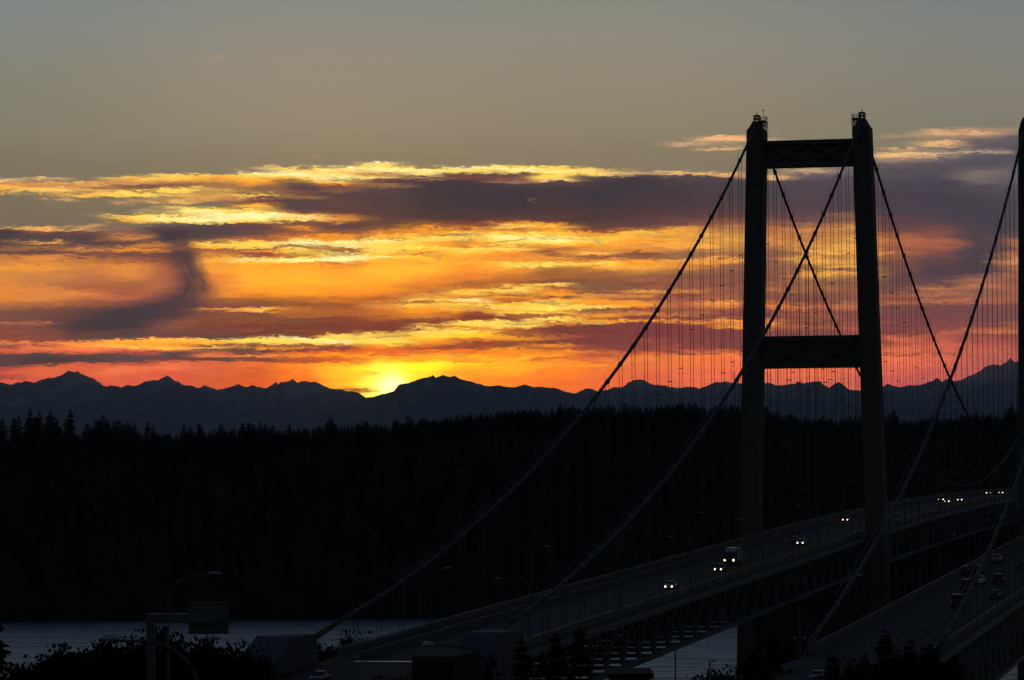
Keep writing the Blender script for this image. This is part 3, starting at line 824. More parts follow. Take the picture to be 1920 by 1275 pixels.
for px, top in SKYTREES:
    sp = SPECIAL.get(px)
    put_skytree(px, top, rng.uniform(2210, 2290), sp[1] if sp else rng.choice((0, 1, 3, 4, 5, 7, 8, 1, 4)), sp[0] if sp else None)
for px in np.arange(-12, 1932, 15.0):
    if 1392 < px < 1428 or 1616 < px < 1652:
        continue
    px = px + rng.uniform(-6, 6)
    top = np.interp(px, bpx, bpy_) - abs(rng.gauss(0, 9)) + 4
    put_skytree(px, top, rng.uniform(2170, 2250), rng.choice((0, 1, 3, 4, 5, 7, 8)))

# the wood covering the slope below the skyline reads as one dark mass
fm = MB()
for i in range(2600):
    px = rng.uniform(-900, 2900)
    d = SHORE + 14 + (2190 - SHORE - 14) * rng.random() ** 0.9
    z = far_ground(px, d)
    p = at_depth(px, 864.7, d)
    h = rng.uniform(13, 23)
    cap = CAM[2] + d * (864.7 - np.interp(px, bpx, bpy_) - 2 - ROLL * (px - 960)) / F
    h = min(h, cap - z)
    if h < 6:
        continue
    conifer(h, h * 0.17, i, 7, 0.1, 0.05, 6, 0.7, fm, (p[0], p[1], z - 0.5), 0, False)
for px, top in SKYTREES:                     # lower neighbours crowding the foot of each skyline tree
    for q in range(3):
        c = px + rng.uniform(-11, 11)
        d = rng.uniform(2190, 2245)
        t_ = min(np.interp(c, bpx, bpy_) + 4, top + rng.uniform(5, 24))
        p = at_depth(c, t_, d)
        z = far_ground(c, d) - 1
        if p[2] - z > 6:
            conifer(p[2] - z, (p[2] - z) * rng.uniform(.2, .3) + .8, int(c * 7) + q, 16, 0.15, 0.04, 10, rng.uniform(.45, .75), fm, (p[0], p[1], z), 1, False)
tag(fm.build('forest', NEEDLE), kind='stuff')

# ---------------------------------------------------------------- bridges
LM = 853.4
A = dict(x=0.0, y=0.0, w=12.105, zt=154.81, zl=67.43, S=351.96, za=54.96, sg=14.92, zd=59.08, g=0.0239)
B = dict(x=58.64, y=-0.92, w=9.073, zt=152.86, zl=66.0, S=332.02, za=51.3, sg=13.99, zd=59.24, g=0.0278)


def deck_z(q, y):
    y = y - q['y']
    if y > LM:
        y = LM - (y - LM) if False else y
        return q['zd'] - q['g'] * (y - LM)
    return q['zd'] + q['g'] * y - (q['g'] * y * y / LM if y > 0 else 0.0)


def cable_z(q, y):
    y = y - q['y']
    if y < 0:
        t = -y / q['S']
        return q['zt'] + (q['za'] - q['zt']) * t - 4 * q['sg'] * t * (1 - t)
    if y <= LM:
        return q['zl'] + (q['zt'] - q['zl']) * (2 * y / LM - 1) ** 2
    t = (y - LM) / q['S']
    return q['zt'] + (q['za'] - q['zt']) * t - 4 * q['sg'] * t * (1 - t)


def on_deck(q, px, py, h=0.0):
    y = -200.0
    for _ in range(80):
        p = at_z(px, py, deck_z(q, y) + h)
        y = 0.5 * y + 0.5 * max(-480.0, min(820.0, p[1]))
    return np.array((p[0], y, deck_z(q, y)))


def strip(q, x0, x1, z0, z1, y0, y1, step=12.2, mb=None):
    """long box that follows the deck's grade; z measured from the road surface"""
    mb = mb or MB()
    n = max(2, int(round((y1 - y0) / step)) + 1)
    secs = []
    for y in np.linspace(y0, y1, n):
        z = deck_z(q, y)
        X = q['x']
        secs.append([(X + x0, y, z + z0), (X + x1, y, z + z0), (X + x1, y, z + z1), (X + x0, y, z + z1)])
    mb.loft(secs)
    return mb


def cable(q, sx, r, root, rail=True, name='main_cable'):
    X = q['x'] + sx * q['w']
    m = MB()
    for a, c, n in ((-q['S'], 0, 60), (0, LM, 110), (LM, LM + q['S'], 30)):
        m.tube([(X, q['y'] + y, cable_z(q, q['y'] + y)) for y in np.linspace(a, c, n)], r, 10)
    o = m.build(name, CABLE, root, True)
    if rail:
        m = MB()
        for s in (-0.42, 0.42):
            for a, c, n in ((-q['S'] + 30, -6, 50), (6, LM - 6, 110)):
                m.tube([(X + s, q['y'] + y, cable_z(q, q['y'] + y) + 1.25) for y in np.linspace(a, c, n)], 0.022, 5)
        m.build('hand_rope', ROPE, o)
    return o


def hanger(q, X, y, sep, r, fr, along=False):
    m = MB()
    zc, zd = cable_z(q, y), deck_z(q, y) - 0.2
    for s in (-1, 1):
        if along:
            m.tube([(X, y + s * sep, zc), (X, y + s * sep, zd)], r, 5)
        else:
            m.tube([(X + s * sep, y, zc + 0.1), (X + s * sep, y, zd)], r, 5)
    for f in fr:
        z = zc + (zd - zc) * f
        if along:
            m.box(X - .05, X + .05, y - sep - .1, y + sep + .1, z - .08, z + .08)
        else:
            m.box(X - sep - .15, X + sep + .15, y - .06, y + .06, z - .09, z + .09)
    # clamp round the cable, with the rope post above it
    dz = cable_z(q, y + .5) - cable_z(q, y - .5)
    L = 0.62
    m.tube([(X, y - L, zc - dz * L), (X, y + L, zc + dz * L)], 0.42 if not along else 0.36, 9)
    if not along:
        for s in (-0.42, 0.42):
            m.tube([(X + s, y, zc), (X + s, y, zc + 1.35)], 0.03, 4)
    else:
        m.box(X - .2, X + .2, y - .25, y + .25, zc - .75, zc - .2)
    return m


def merge(ms):
    m = MB()
    for q in ms:
        m.add(q.v, q.f)
    return m


def hangers(q, step, sep, r, root, along, nparts):
    lst = []
    for sx in (-1, 1):
        X = q['x'] + sx * q['w']
        for k in range(-40, 130):
            y = q['y'] + k * step
            if k == 0 or abs(y - q['y']) < 5 or abs(y - q['y'] - LM) < 5 or y < q['y'] - q['S'] or y > q['y'] + LM + q['S']:
                continue
            hgt = cable_z(q, y) - deck_z(q, y)
            if hgt < 2.2:
                continue
            fr = (0.25, 0.5, 0.75) if hgt > 62 else (0.333, 0.667) if hgt > 24 else (0.5,) if hgt > 10 else ()
            lst.append((abs(y - CAM[1]) if y < 700 else 9999 + y, hanger(q, X, y, sep, r, fr if not along else fr[:1], along)))
    lst.sort(key=lambda t: t[0])
    for _, m in lst[:nparts]:
        m.build('hanger', STEEL, root)
    tag(merge([m for _, m in lst[nparts:]]).build('hanger', STEEL, root), kind='stuff')


def truss(q, sx, dep, panel, y0, y1, chord, web, root, dense=False):
    X = q['x'] + sx * q['w']
    m = MB()
    o = sx * q['w']
    strip(q, o - chord / 2, o + chord / 2, -1.1, -0.3, y0, y1, panel, m)
    strip(q, o - chord / 2, o + chord / 2, -dep - 0.01, -dep + chord, y0, y1, panel, m)
    n = int((y1 - y0) / panel)
    k0 = math.ceil((y0 - q['y']) / panel)
    for k in range(k0, k0 + n):
        y = q['y'] + k * panel + 0.4 * panel
        if y + panel > y1:
            break
        b0, b1, t1 = deck_z(q, y) - dep + chord, deck_z(q, y + panel) - dep + chord, deck_z(q, y + panel / 2) - 1.1
        m.bar((X, y, b0), (X, y + panel / 2, t1), web, web)
        m.bar((X, y + panel / 2, t1), (X, y + panel, b1), web, web)
        m.bar((X, y, b0), (X, y, deck_z(q, y) - 1.1), web * .8, web * .8)
        if dense:
            m.bar((X, y + panel / 2, deck_z(q, y + panel / 2) - dep + chord), (X, y + panel / 2, t1), web * .8, web * .8)
    return m.build('stiffening_truss', WEB, root)


def floor_system(q, dep, panel, y0, y1, hw, root, dense=False):
    m = MB()
    k0 = math.ceil((y0 - q['y']) / panel)
    k = k0
    while q['y'] + (k + 0.4) * panel < y1 - 1:
        y = q['y'] + (k + .4) * panel
        z = deck_z(q, y)
        X, ww = q['x'], q['w']
        for yy in (y, y + panel / 2):
            zz = deck_z(q, yy)
            m.box(X - ww, X + ww, yy - .25, yy + .25, zz - 2.3, zz - 1.0)
        m.box(X - ww, X + ww, y - .3, y + .3, z - dep + .15, z - dep + .7)
        zn = deck_z(q, y + panel)
        m.bar((X - ww, y, z - dep + .4), (X + ww, y + panel, zn - dep + .4), .35, .35)
        if dense:
            m.bar((X - ww, y, z - 2.3), (X, y, z - dep + .6), .35, .35)
            m.bar((X + ww, y, z - 2.3), (X, y, z - dep + .6), .35, .35)
            m.bar((X + ww, y, z - dep + .4), (X - ww, y + panel, zn - dep + .4), .35, .35)
        k += 1
    return m.build('floor_frame', STEEL, root)


def railing(q, x, h, y0, y1, step, rails, root, post=0.09, top=0.13):
    m = MB()
    strip(q, x - top / 2, x + top / 2, h - top, h, y0, y1, 12.2, m)
    for z in rails:
        strip(q, x - .03, x + .03, z - .03, z + .03, y0, y1, 12.2, m)
    y = y0
    while y <= y1:
        z = deck_z(q, y)
        m.box(q['x'] + x - post / 2, q['x'] + x + post / 2, y - post / 2, y + post / 2, z - .05, z + h - top)
        y += step
    o = m.build('railing', RAIL, root)
    m = MB()
    strip(q, x - .012, x + .012, 0.12, h - top - .1, y0, y1, 12.2, m)
    m.build('infill_panel', STEEL, o)
    return o


def leg_section(cx, cy, W, D, z, ch):
    a, c = W / 2, D / 2
    return [(cx - a + ch, cy - c, z), (cx + a - ch, cy - c, z), (cx + a, cy - c + ch, z), (cx + a, cy + c - ch, z), (cx + a - ch, cy + c, z), (cx - a + ch, cy + c, z), (cx - a, cy + c - ch, z), (cx - a, cy - c + ch, z)]


def concrete_tower(root, ty):
    D = 6.5
    for sx in (-1, 1):
        m = MB()
        cx = lambda z: sx * (12.2 + (153 - z) * 0.0255)
        W = lambda z: 4.0 + (153 - z) * 0.005
        secs = [leg_section(cx(z), ty, W(z), D + (153 - z) * 0.01, z, 0.45) for z in (-4, 20, 40, 60, 82, 105, 130, 147, 152.6)]
        secs.append(leg_section(cx(153), ty, 3.6, D - .5, 153.05, 0.4))
        m.loft(secs)
        leg = m.build('tower_leg', CONC, root)
        # peaked saddle housing
        m = MB()
        x0 = sx * 12.2
        m.loft([leg_section(x0 + sx * .15, ty, 3.2, 5.6, 153.02, .3), leg_section(x0 + sx * .05, ty, 2.3, 4.6, 154.0, .25), leg_section(x0 - sx * 0.0, ty, 1.5, 3.6, 154.9, .2)])
        m.build('saddle_housing', CONC, leg)
        m = MB()
        for dx in (-.5, .5):
            for dy in (-1.2, 1.2):
                m.box(x0 + dx - .13, x0 + dx + .13, ty + dy - .13, ty + dy + .13, 154.9, 156.3)
        m.box(x0 - .68, x0 + .68, ty - 1.4, ty + 1.4, 155.45, 155.65)
        m.box(x0 - .66, x0 + .66, ty - 1.4, ty + 1.4, 156.1, 156.32)
        m.tube([(x0, ty, 156.3), (x0, ty, 156.7), (x0, ty, 157.2)], [.16, .12, .03], 6)
        m.build('beacon_frame', STEEL, leg)
        # access platform on the inner side, carried by brackets
        m = MB()
        xi = x0 - sx * 2.15
        xa, xb = sorted((x0 - sx * .75, xi))
        m.box(xa, xb, ty - 2.2, ty + 2.2, 154.75, 154.95)
        for yy in (-2.1, -.7, .7, 2.1):
            m.bar((xi + sx * .05, ty + yy, 154.75), (xi + sx * .05, ty + yy, 152.9), .12, .12)
            m.bar((xi + sx * .05, ty + yy, 154.7), (x0 - sx * 1.0, ty + yy, 153.6), .12, .12)
            m.bar((xi + sx * .1, ty + yy, 153.6), (x0 - sx * .9, ty + yy, 154.7), .10, .10)
            m.bar((xi + sx * .04, ty + yy, 154.9), (xi + sx * .04, ty + yy, 155.95), .07, .07)
            m.bar((x0 - sx * .8, ty + yy, 154.9), (x0 - sx * .8, ty + yy, 155.95), .07, .07)
        for z in (155.4, 155.92):
            m.box(xa, xb, ty - 2.16, ty - 2.1, z - .04, z + .04)
            m.box(xa, xb, ty + 2.1, ty + 2.16, z - .04, z + .04)
            m.box(xi - .04, xi + .04, ty - 2.1, ty + 2.1, z - .04, z + .04)
        if sx < 0:
            m.tube([(xi - .6, ty, 155.9), (xi - .6, ty, 157.8)], .04, 5)
            m.box(xi - .95, xi - .3, ty - .03, ty + .03, 157.45, 157.52)
            m.box(xi - .98, xi - .82, ty - .05, ty + .05, 157.4, 157.7)
        m.build('access_platform', STEEL, leg)
    for z0, z1 in ((144.1, 150.2), (97.8, 105.2), (20.0, 49.0)):
        zm = (z0 + z1) / 2
        xe = 10.25 + (153 - z1) * 0.024
        m = MB()
        hd = 2.4
        # two stout flanges, a recessed web and raised crossing ribs between them
        f = 0.16 * (z1 - z0)
        m.box(-xe, xe, ty - hd, ty + hd, z1 - f, z1)
        m.box(-xe, xe, ty - hd, ty + hd, z0, z0 + f)
        m.box(-xe, xe, ty - hd + 1.3, ty + hd - 1.3, z0 + f, z1 - f)
        for s in (-1, 1):
            yy = ty + s * (hd - .75)
            for c in (-xe * .48, xe * .48):
                hw = xe * .38
                m.bar((c - hw, yy, z0 + f + .25), (c + hw, yy, z1 - f - .25), 1.1, .9, (0, 1, 0))
                m.bar((c - hw, yy + .012 * s, z1 - f - .25), (c + hw, yy + .012 * s, z0 + f + .25), 1.1, .9, (0, 1, 0))
        m.build('tower_crossbeam', CONC, root)


bridge = tag(empty('suspension_bridge'), 'newer suspension bridge with pale concrete portal towers, in the middle of the view', 'bridge')
Y0A, Y1A = -356.0, LM + 352
concrete_tower(bridge, 0.0)
concrete_tower(bridge, LM)
for sx in (-1, 1):
    cable(A, sx, 0.30, bridge)
hangers(A, 12.19, 0.31, 0.055, bridge, False, 100)
strip(A, -11.2, 11.2, -1.0, 0.0, Y0A, Y1A).build('road_deck', ASPH, bridge)
strip(A, 10.62, 11.3, -1.5, 0.05, Y0A, Y1A).build('fascia', STEEL, bridge)
strip(A, -11.3, -7.4, -0.1, 0.12, Y0A, Y1A).build('footpath', CONC, bridge)
strip(A, -7.3, -6.85, 0.0, 0.95, Y0A, Y1A).build('traffic_barrier', CONC, bridge)
strip(A, 10.15, 10.6, 0.0, 0.95, Y0A, Y1A).build('traffic_barrier', CONC, bridge)
m = MB()
for x in (-3.1, 0.6, 4.3):
    y = -352.0
    while y < 840:
        z0, z1 = deck_z(A, y) + .006, deck_z(A, y + 3) + .006
        m.add([(x - .06, y, z0), (x + .06, y, z0), (x + .06, y + 3, z1), (x - .06, y + 3, z1)], [(0, 1, 2, 3)])
        y += 12
for x in (-6.2, 9.6):
    for y in np.arange(-356, 850, 12.2):
        z0, z1 = deck_z(A, y) + .006, deck_z(A, y + 12.2) + .006
        m.add([(x - .06, y, z0), (x + .06, y, z0), (x + .06, y + 12.2, z1), (x - .06, y + 12.2, z1)], [(0, 1, 2, 3)])
m.build('lane_marking', PAINT, bridge)
railing(A, -10.95, 1.4, Y0A + 2, Y1A, 3.05, (0.4, 0.75, 1.05), bridge, top=0.16)
railing(A, 10.95, 1.4, Y0A + 2, Y1A, 3.05, (0.4, 0.75, 1.05), bridge, top=0.16)
for sx in (-1, 1):
    truss(A, sx, 8.05, 12.19, Y0A + 2, Y1A, 0.75, 0.38, bridge)
floor_system(A, 8.05, 12.19, Y0A + 2, Y1A, 11, bridge)
m = MB()
for y in (-360.6, -360.0):
    pass
z = deck_z(A, -360)
m.box(-6.8, 10.1, -361.2, -359.6, z - .3, z + .02)
m.build('expansion_joint', JOINT, bridge)
for y in (-310, -288.5, -268, -246, -224):
    m = MB()
    z = deck_z(A, y)
    m.box(-7.2, -6.95, y - .8, y + .8, z + .951, z + 1.12)
    m.build('barrier_marker', LAMPHEAD, bridge)
# anchorages: sloped concrete blocks that swallow the cables, with a lower housing before them
for sx, xa, xb in ((-1, -15.9, -10.9), (1, 11.9, 17.0)):
    m = MB()
    zt, zb, yb = (54.5, 51.4, -384.0) if sx < 0 else (55.1, 49.4, -381.5)
    pr_ = [(-364.0, 40.0), (-364.0, zt - .2), (-375.0, zt), (yb, zb), (yb - 1.5, 40.0)]
    m.loft([[(xa, y, z) for y, z in pr_], [(xb, y, z) for y, z in pr_]])
    m.build('anchorage', CONC2, bridge)
    m = MB()
    if sx < 0:
        m.box(-14.2, -11.5, -392, -385.6, 40, 51.6)
    else:
        m.box(10.9, 16.2, -397, -383.2, 40, 53.2)
    m.build('splay_housing', DARKCON, bridge)
for sx in (-1, 1):
    m = MB()
    m.tube([(sx * 12.1, -351.5, cable_z(A, -351.9)), (sx * 12.6, -368, 52.5)], [.32, .62], 10)
    m.build('splayed_strand', CABLE, bridge)
m = MB()
m.box(-10, 10, -366.5, -364.1, 30, 48.9)
m.build('abutment', CONC, bridge)

# older steel bridge on the right
old = tag(empty('suspension_bridge'), 'older steel suspension bridge running off the edge beside the near roadway', 'bridge')
Y0B, Y1B = -334.0, LM + 330
for ty in (B['y'], B['y'] + LM):
    for sx in (-1, 1):
        m = MB()
        cx = lambda z: B['x'] + sx * (B['w'] + (152 - z) * 0.012)
        m.loft([leg_section(cx(z), ty, 2.9 + (152 - z) * .004, 4.6, z, .5) for z in (-2, 20, 40, 60, 90, 120, 151)] + [leg_section(cx(152), ty, 2.0, 3.6, 152.6, .3)])
        leg = m.build('tower_leg', STEEL, old)
        m = MB()
        m.loft([leg_section(cx(152) + sx * .1, ty, 1.9, 3.4, 152.6, .2), leg_section(cx(152), ty, 1.1, 2.4, 153.9, .2)])
        m.tube([(cx(152), ty, 153.9), (cx(152), ty, 155.3)], .09, 5)
        m.build('saddle_housing', STEEL, leg)
    for z0, z1 in ((144, 149), (108, 113), (74, 78), (40, 46)):
        m = MB()
        xe = B['w'] + (152 - z0) * .012 - 1.3
        m.box(B['x'] - xe, B['x'] + xe, ty - 1.2, ty + 1.2, z0, z0 + .9)
        m.box(B['x'] - xe, B['x'] + xe, ty - 1.2, ty + 1.2, z1 - .9, z1)
        for c in np.linspace(-xe, xe, 5)[:-1]:
            wq = 2 * xe / 4
            m.bar((B['x'] + c, ty, z0 + .9), (B['x'] + c + wq, ty, z1 - .9), .4)
            m.bar((B['x'] + c, ty + .5, z1 - .9), (B['x'] + c + wq, ty + .5, z0 + .9), .4)
        m.build('tower_strut', STEEL, old)
for sx in (-1, 1):
    cable(B, sx, 0.29, old)
hangers(B, 9.75, 0.17, 0.042, old, True, 100)
strip(B, -8.3, 8.3, -0.9, 0.0, Y0B, Y1B).build('road_deck', ASPH, old)
for x in (-8.5, 8.3):
    strip(B, x, x + .25, -.4, 0.75, Y0B, Y1B).build('traffic_barrier', CONC, old)
for x in (-8.6, 8.6):
    railing(B, x, 1.35, Y0B, Y1B, 2.44, (0.95,), old, top=0.14)
for sx in (-1, 1):
    truss(B, sx, 10.0, 9.75, Y0B + 2, Y1B, 0.6, 0.42, old, True)
floor_system(B, 10.0, 9.75, Y0B + 2, Y1B, 8, old, True)
m = MB()
for x in (-3.6, 0.0, 3.6):
    y = -330.0
    while y < 840:
        z0, z1 = deck_z(B, y) + .006, deck_z(B, y + 3) + .006
        X = B['x'] + x
        m.add([(X - .06, y, z0), (X + .06, y, z0), (X + .06, y + 3, z1), (X - .06, y + 3, z1)], [(0, 1, 2, 3)])
        y += 9
for x in (-7.6, 7.6):
    for y in np.arange(-334, 850, 12.2):
        z0, z1 = deck_z(B, y) + .006, deck_z(B, y + 12.2) + .006
        X = B['x'] + x
        m.add([(X - .07, y, z0), (X + .07, y, z0), (X + .07, y + 12.2, z1), (X - .07, y + 12.2, z1)], [(0, 1, 2, 3)])
m.build('lane_marking', PAINT, old)
for sx in (-1, 1):
    m = MB()
    X = B['x'] + sx * B['w']
    m.tube([(X, -326, cable_z(B, -326)), (X, -352, 44.0)], .5, 8)
    m.build('splayed_strand', CABLE, old)
    m = MB()
    m.loft([[(X - 3 , y, z) for y, z in ((-346, 34), (-346, 44.0), (-352, 45.0), (-362, 42.0), (-362, 34))], [(X + 3, y, z) for y, z in ((-346, 34), (-346, 44.0), (-352, 45.0), (-362, 42.0), (-362, 34))]])
    m.build('anchorage', CONC2, old)

# ---------------------------------------------------------------- approach roads
def road_ribbon(pts, hw, name, wall=0.0, depth=6.0):
    """pts (x, y, z); a slab with kerbs following the line"""
    m = MB()
    secs = []
    for i, p in enumerate(pts):
        a, c = np.array(pts[max(0, i - 1)]), np.array(pts[min(len(pts) - 1, i + 1)])
        t = (c - a)[:2]
        t = t / np.linalg.norm(t)
        n = np.array((t[1], -t[0]))
        l, r_ = np.array(p[:2]) - n * hw, np.array(p[:2]) + n * hw
        z = p[2]
        secs.append([(l[0] - n[0] * 3, l[1] - n[1] * 3, z - depth), (r_[0] + n[0] * 3, r_[1] + n[1] * 3, z - depth), (r_[0], r_[1], z), (l[0], l[1], z)])
    m.loft(secs)
    o = tag(m.build(name, ASPH), kind='structure')
    return secs


def barrier_along(secs, left, label, h=0.95):
    m = MB()
    out = []
    for s in secs:
        l, r_ = np.array(s[3]), np.array(s[2])
        n = (r_ - l) / np.linalg.norm(r_ - l)
        e = l + n * .3 if left else r_ - n * .8
        out.append([tuple(e), tuple(e + n * .5), tuple(e + n * .4 + (0, 0, h)), tuple(e + n * .1 + (0, 0, h))])
    m.loft(out)
    tag(m.build('concrete_barrier', CONC2), label, 'barrier')


pa = [(0.0 - max(0, (-y - 430) / 300.0) ** 2 * 60, y, deck_z(A, -356) + (y + 356) * .0235 + .004) for y in np.linspace(-356.0, -640, 24)]
sa = road_ribbon(pa, 11.2, 'road')
barrier_along(sa, True, 'pale concrete barrier along the far kerb of the road leading to the concrete bridge')
barrier_along(sa[6:], False, 'pale concrete barrier along the near kerb of the road leading to the concrete bridge')
pb = [(B['x'] - max(0, (-y - 320) / 130.0) ** 2 * 46, y, deck_z(B, -334) + (y + 334) * .026 + .004) for y in np.linspace(-334.0, -470, 18)]
sb = road_ribbon(pb, 8.3, 'road')
barrier_along(sb, True, 'low concrete kerb wall curving beside the road onto the steel bridge', 1.0)
m = MB()
for k in range(1, len(pb) - 1, 1):
    if k % 2:
        a, c = np.array(pb[k]), np.array(pb[k + 1])
        for off in (3.4,):
            n = np.array((1.0, -.2, 0)) / 1.02
            p, q = a + n * off, a + n * off + (c - a) * .8
            m.add([p + (-.09, 0, .008), p + (.09, 0, .008), q + (.09, 0, .008), q + (-.09, 0, .008)], [(0, 1, 2, 3)])
tag(m.build('road_marking', PAINT), kind='structure')


# ---------------------------------------------------------------- street furniture
def davit_lamp(base, top_z, arm, ang, label, group=None, r=0.11, radius=1.6, head=0.8):
    """tapered pole bending into an arm of length arm that points along ang (radians from +X)"""
    root = tag(empty('street_lamp', base, ang), label, 'street lamp', group)
    H = top_z - base[2]
    m = MB()
    m.tube([(0, 0, 0), (0, 0, H * .5), (0, 0, H - radius)], [r, r * .85, r * .7], 8)
    m.tube([(0, 0, 0), (0, 0, .35)], r * 1.8, 8)
    m.build('pole', DARKPOST, root, True)
    m = MB()
    pts = [(radius * (1 - math.cos(t)), 0, H - radius + radius * math.sin(t) * .94) for t in np.linspace(0, math.pi / 2, 9)]
    pts += [(arm * f + radius * (1 - f), 0, H - radius * .06 + .03 * f) for f in (.4, .7, 1.0)]
    m.tube(pts, [r * .68] * 9 + [r * .6, r * .55, r * .5], 7)
    m.build('arm', DARKPOST, root, True)
    m = MB()
    sec = lambda x, w, a, b: [(x, -w, H + a), (x, -w * .6, H + b), (x, w * .6, H + b), (x, w, H + a), (x, w * .7, H + a - .1), (x, -w * .7, H + a - .1)]
    m.loft([sec(arm - .1, .08, 0, .06), sec(arm + head * .3, .17, 0, .13), sec(arm + head * .75, .2, 0, .12), sec(arm + head, .1, .01, .06)])
    m.build('lamp_head', LAMPHEAD, root, True)
    return root


def stand(px, py_top, d):
    p = at_depth(px, py_top, d)
    return (p[0], p[1], ground_z(p[0], p[1])), p[2]


axis = math.atan2(RIGHT[1], RIGHT[0])
b_, z_ = stand(315, 1075, 318)
davit_lamp(b_, z_, 3.6, axis, 'tall slender street lamp whose arm reaches over the back of the road sign', r=0.12, radius=2.6, head=1.1)
b_, z_ = stand(372, 1194, 122)
davit_lamp(b_, z_, 2.75, axis + math.pi + .15, 'near street lamp with a long sweeping arm and flat head above the shrubs', r=0.09, radius=1.9, head=0.5)
b_, z_ = stand(930, 1206, 160)
davit_lamp(b_, z_, 2.85, axis + math.pi + .1, 'street lamp with a sweeping arm crossing in front of the sloped anchorage block', r=0.08, radius=1.8, head=0.42)
LG = 'lamps along the concrete bridge'
for y in (-306, -240, -171, -99, -28, 43, 120, 195, 270, 345):
    davit_lamp((-10.6, y, deck_z(A, y)), deck_z(A, y) + 9.5, 2.3, 0.0, 'davit lamp on the footpath side of the concrete bridge', LG, 0.1, 1.2)
for y in (-333, -270, -206, -135, -62, 9, 80, 155, 230, 305):
    davit_lamp((10.75, y, deck_z(A, y)), deck_z(A, y) + 9.5, 4.2, math.pi, 'davit lamp on the near traffic side of the concrete bridge', LG + ' traffic side', 0.1, 1.2)
for y in (-300, -240, -180, -120, -60, 20, 90, 160):
    davit_lamp((B['x'] - 8.75, y, deck_z(B, y)), deck_z(B, y) + 9.0, 2.2, 0.0, 'slim lamp on the far rail of the steel bridge', 'lamps along the steel bridge', 0.07, 1.2)

# cantilever sign gantry seen from behind
p0 = at_depth(282, 1160, 332)
gz0 = ground_z(p0[0], p0[1])
gant = tag(empty('sign_gantry', (p0[0], p0[1], gz0), axis), 'cantilever road sign gantry seen from behind above the shrubs', 'road sign')
sc_ = 332 / F
H = p0[2] - gz0
m = MB()
m.box(-.36, .36, -.36, .36, 0, H - .41)
m.box(-.6, .6, -.6, .6, 0, .3)
m.build('post', DARKPOST, gant)
m = MB()
m.box(-.36, 143 * sc_, -.3, .3, H - .41, H + .41)
m.build('beam', DARKPOST, gant)
m = MB()
m.box(-.4, 71 * sc_, -.34, .34, H + .412, H + .45)
m.build('walkway_edge', RAIL, gant)
xs0, xs1 = (353 - 282) * sc_, (428 - 282) * sc_
m = MB()
zt_, zb_ = H + (1160 - 1130) * sc_, H - (1190 - 1160) * sc_
m.box(xs0, xs1, .32, .42, zb_, zt_)
m.build('sign_panel', SIGNB, gant)
m = MB()
for x in np.linspace(xs0 + .35, xs1 - .35, 4):
    m.box(x - .06, x + .06, .2, .318, zb_ + .1, zt_ - .1)
for z in np.linspace(zb_ + .25, zt_ - .1, 6):
    m.box(xs0, xs1, .12, .198, z - .05, z + .05)
m.build('stiffener', SIGNB, gant)
m = MB()
xm = xs0 + .47 * (xs1 - xs0)
m.box(xm - .05, xm + .05, .1, .2, zb_ - .5, zb_)
m.box(xm + .4, xm + .5, .1, .2, zb_ - .5, zb_)
m.box(xm - .05, xm + 1.1, .1, .2, zb_ - .56, zb_ - .46)
m.box(xm + .45, xm + 1.15, .5, .9, zb_ - .52, zb_ - .3)
m.build('light_bracket', RAIL, gant)

# thin lamp posts by the water
p = at_depth(1266, 1202, 330)
gz = ground_z(p[0], p[1])
t = tag(empty('street_lamp', (p[0], p[1], gz), axis), 'thin straight post with a small flat cap against the near water', 'street lamp')
m = MB(); m.tube([(0, 0, 0), (0, 0, p[2] - gz)], [.1, .07], 7); m.build('pole', RAIL, t)
m = MB(); m.loft([leg_section(0, 0, .5, .3, p[2] - gz, .08), leg_section(0, 0, .34, .2, p[2] - gz + .16, .05)]); m.build('lamp_head', LAMPHEAD, t)
p = at_depth(1330.5, 1241, 230)
gz = ground_z(p[0], p[1])
t = tag(empty('street_lamp', (p[0], p[1], gz), axis), 'short post with a single box lamp head beside the dark shrub', 'street lamp')
H = p[2] - gz
m = MB(); m.tube([(0, 0, 0), (0, 0, H + .03)], [.075, .055], 7); m.build('pole', RAIL, t)
m = MB(); m.loft([leg_section(.2, 0, .3, .26, H, .06), leg_section(.2, 0, .36, .3, H + .12, .06)]); m.build('lamp_head', LAMPHEAD, t)
# twin-headed mast behind the steel bridge's first cable end
p = at_depth(1499, 1140, 470)
gz = ground_z(p[0], p[1])
t = tag(empty('lamp_mast', (p[0], p[1], gz), axis), 'faint mast with two globes beside the lower end of the steel bridge cable', 'mast')
H = p[2] - gz
m = MB(); m.tube([(0, 0, 0), (0, 0, H)], [.12, .06], 7); m.build('pole', RAIL, t)
zz = H - 59 * 470 / F
m = MB(); m.box(-.62, .62, -.04, .04, zz - .05, zz + .03); m.build('crossarm', RAIL, t)
for sx in (-1, 1):
    m = MB(); m.tube([(sx * .6, 0, zz - .02), (sx * .6, 0, zz + .08), (sx * .6, 0, zz + .3), (sx * .6, 0, zz + .4)], [.08, .17, .17, .06], 9); m.build('globe', LAMPHEAD, t, True)

# two small road signs at the foot of the steel bridge road
for px, py, d, hw, hh, mm, lab in ((1736, 1225, 380, .62, .62, ORANGE, 'small orange work sign on a post beside the steel bridge anchorage'), (1740, 1247, 372, .62, .42, GREEN, 'small green sign plate on a post under the orange work sign')):
    p = at_depth(px, py, d)
    gz = ground_z(p[0], p[1])
    t = tag(empty('road_sign', (p[0], p[1], gz), axis), lab, 'road sign')
    H = p[2] - gz
    m = MB(); m.tube([(0, 0, 0), (0, 0, H + hh)], .045, 6); m.build('post', RAIL, t)
    m = MB(); m.box(-hw, hw, -.09, -.05, H - hh, H + hh); m.build('sign_panel', mm, t)

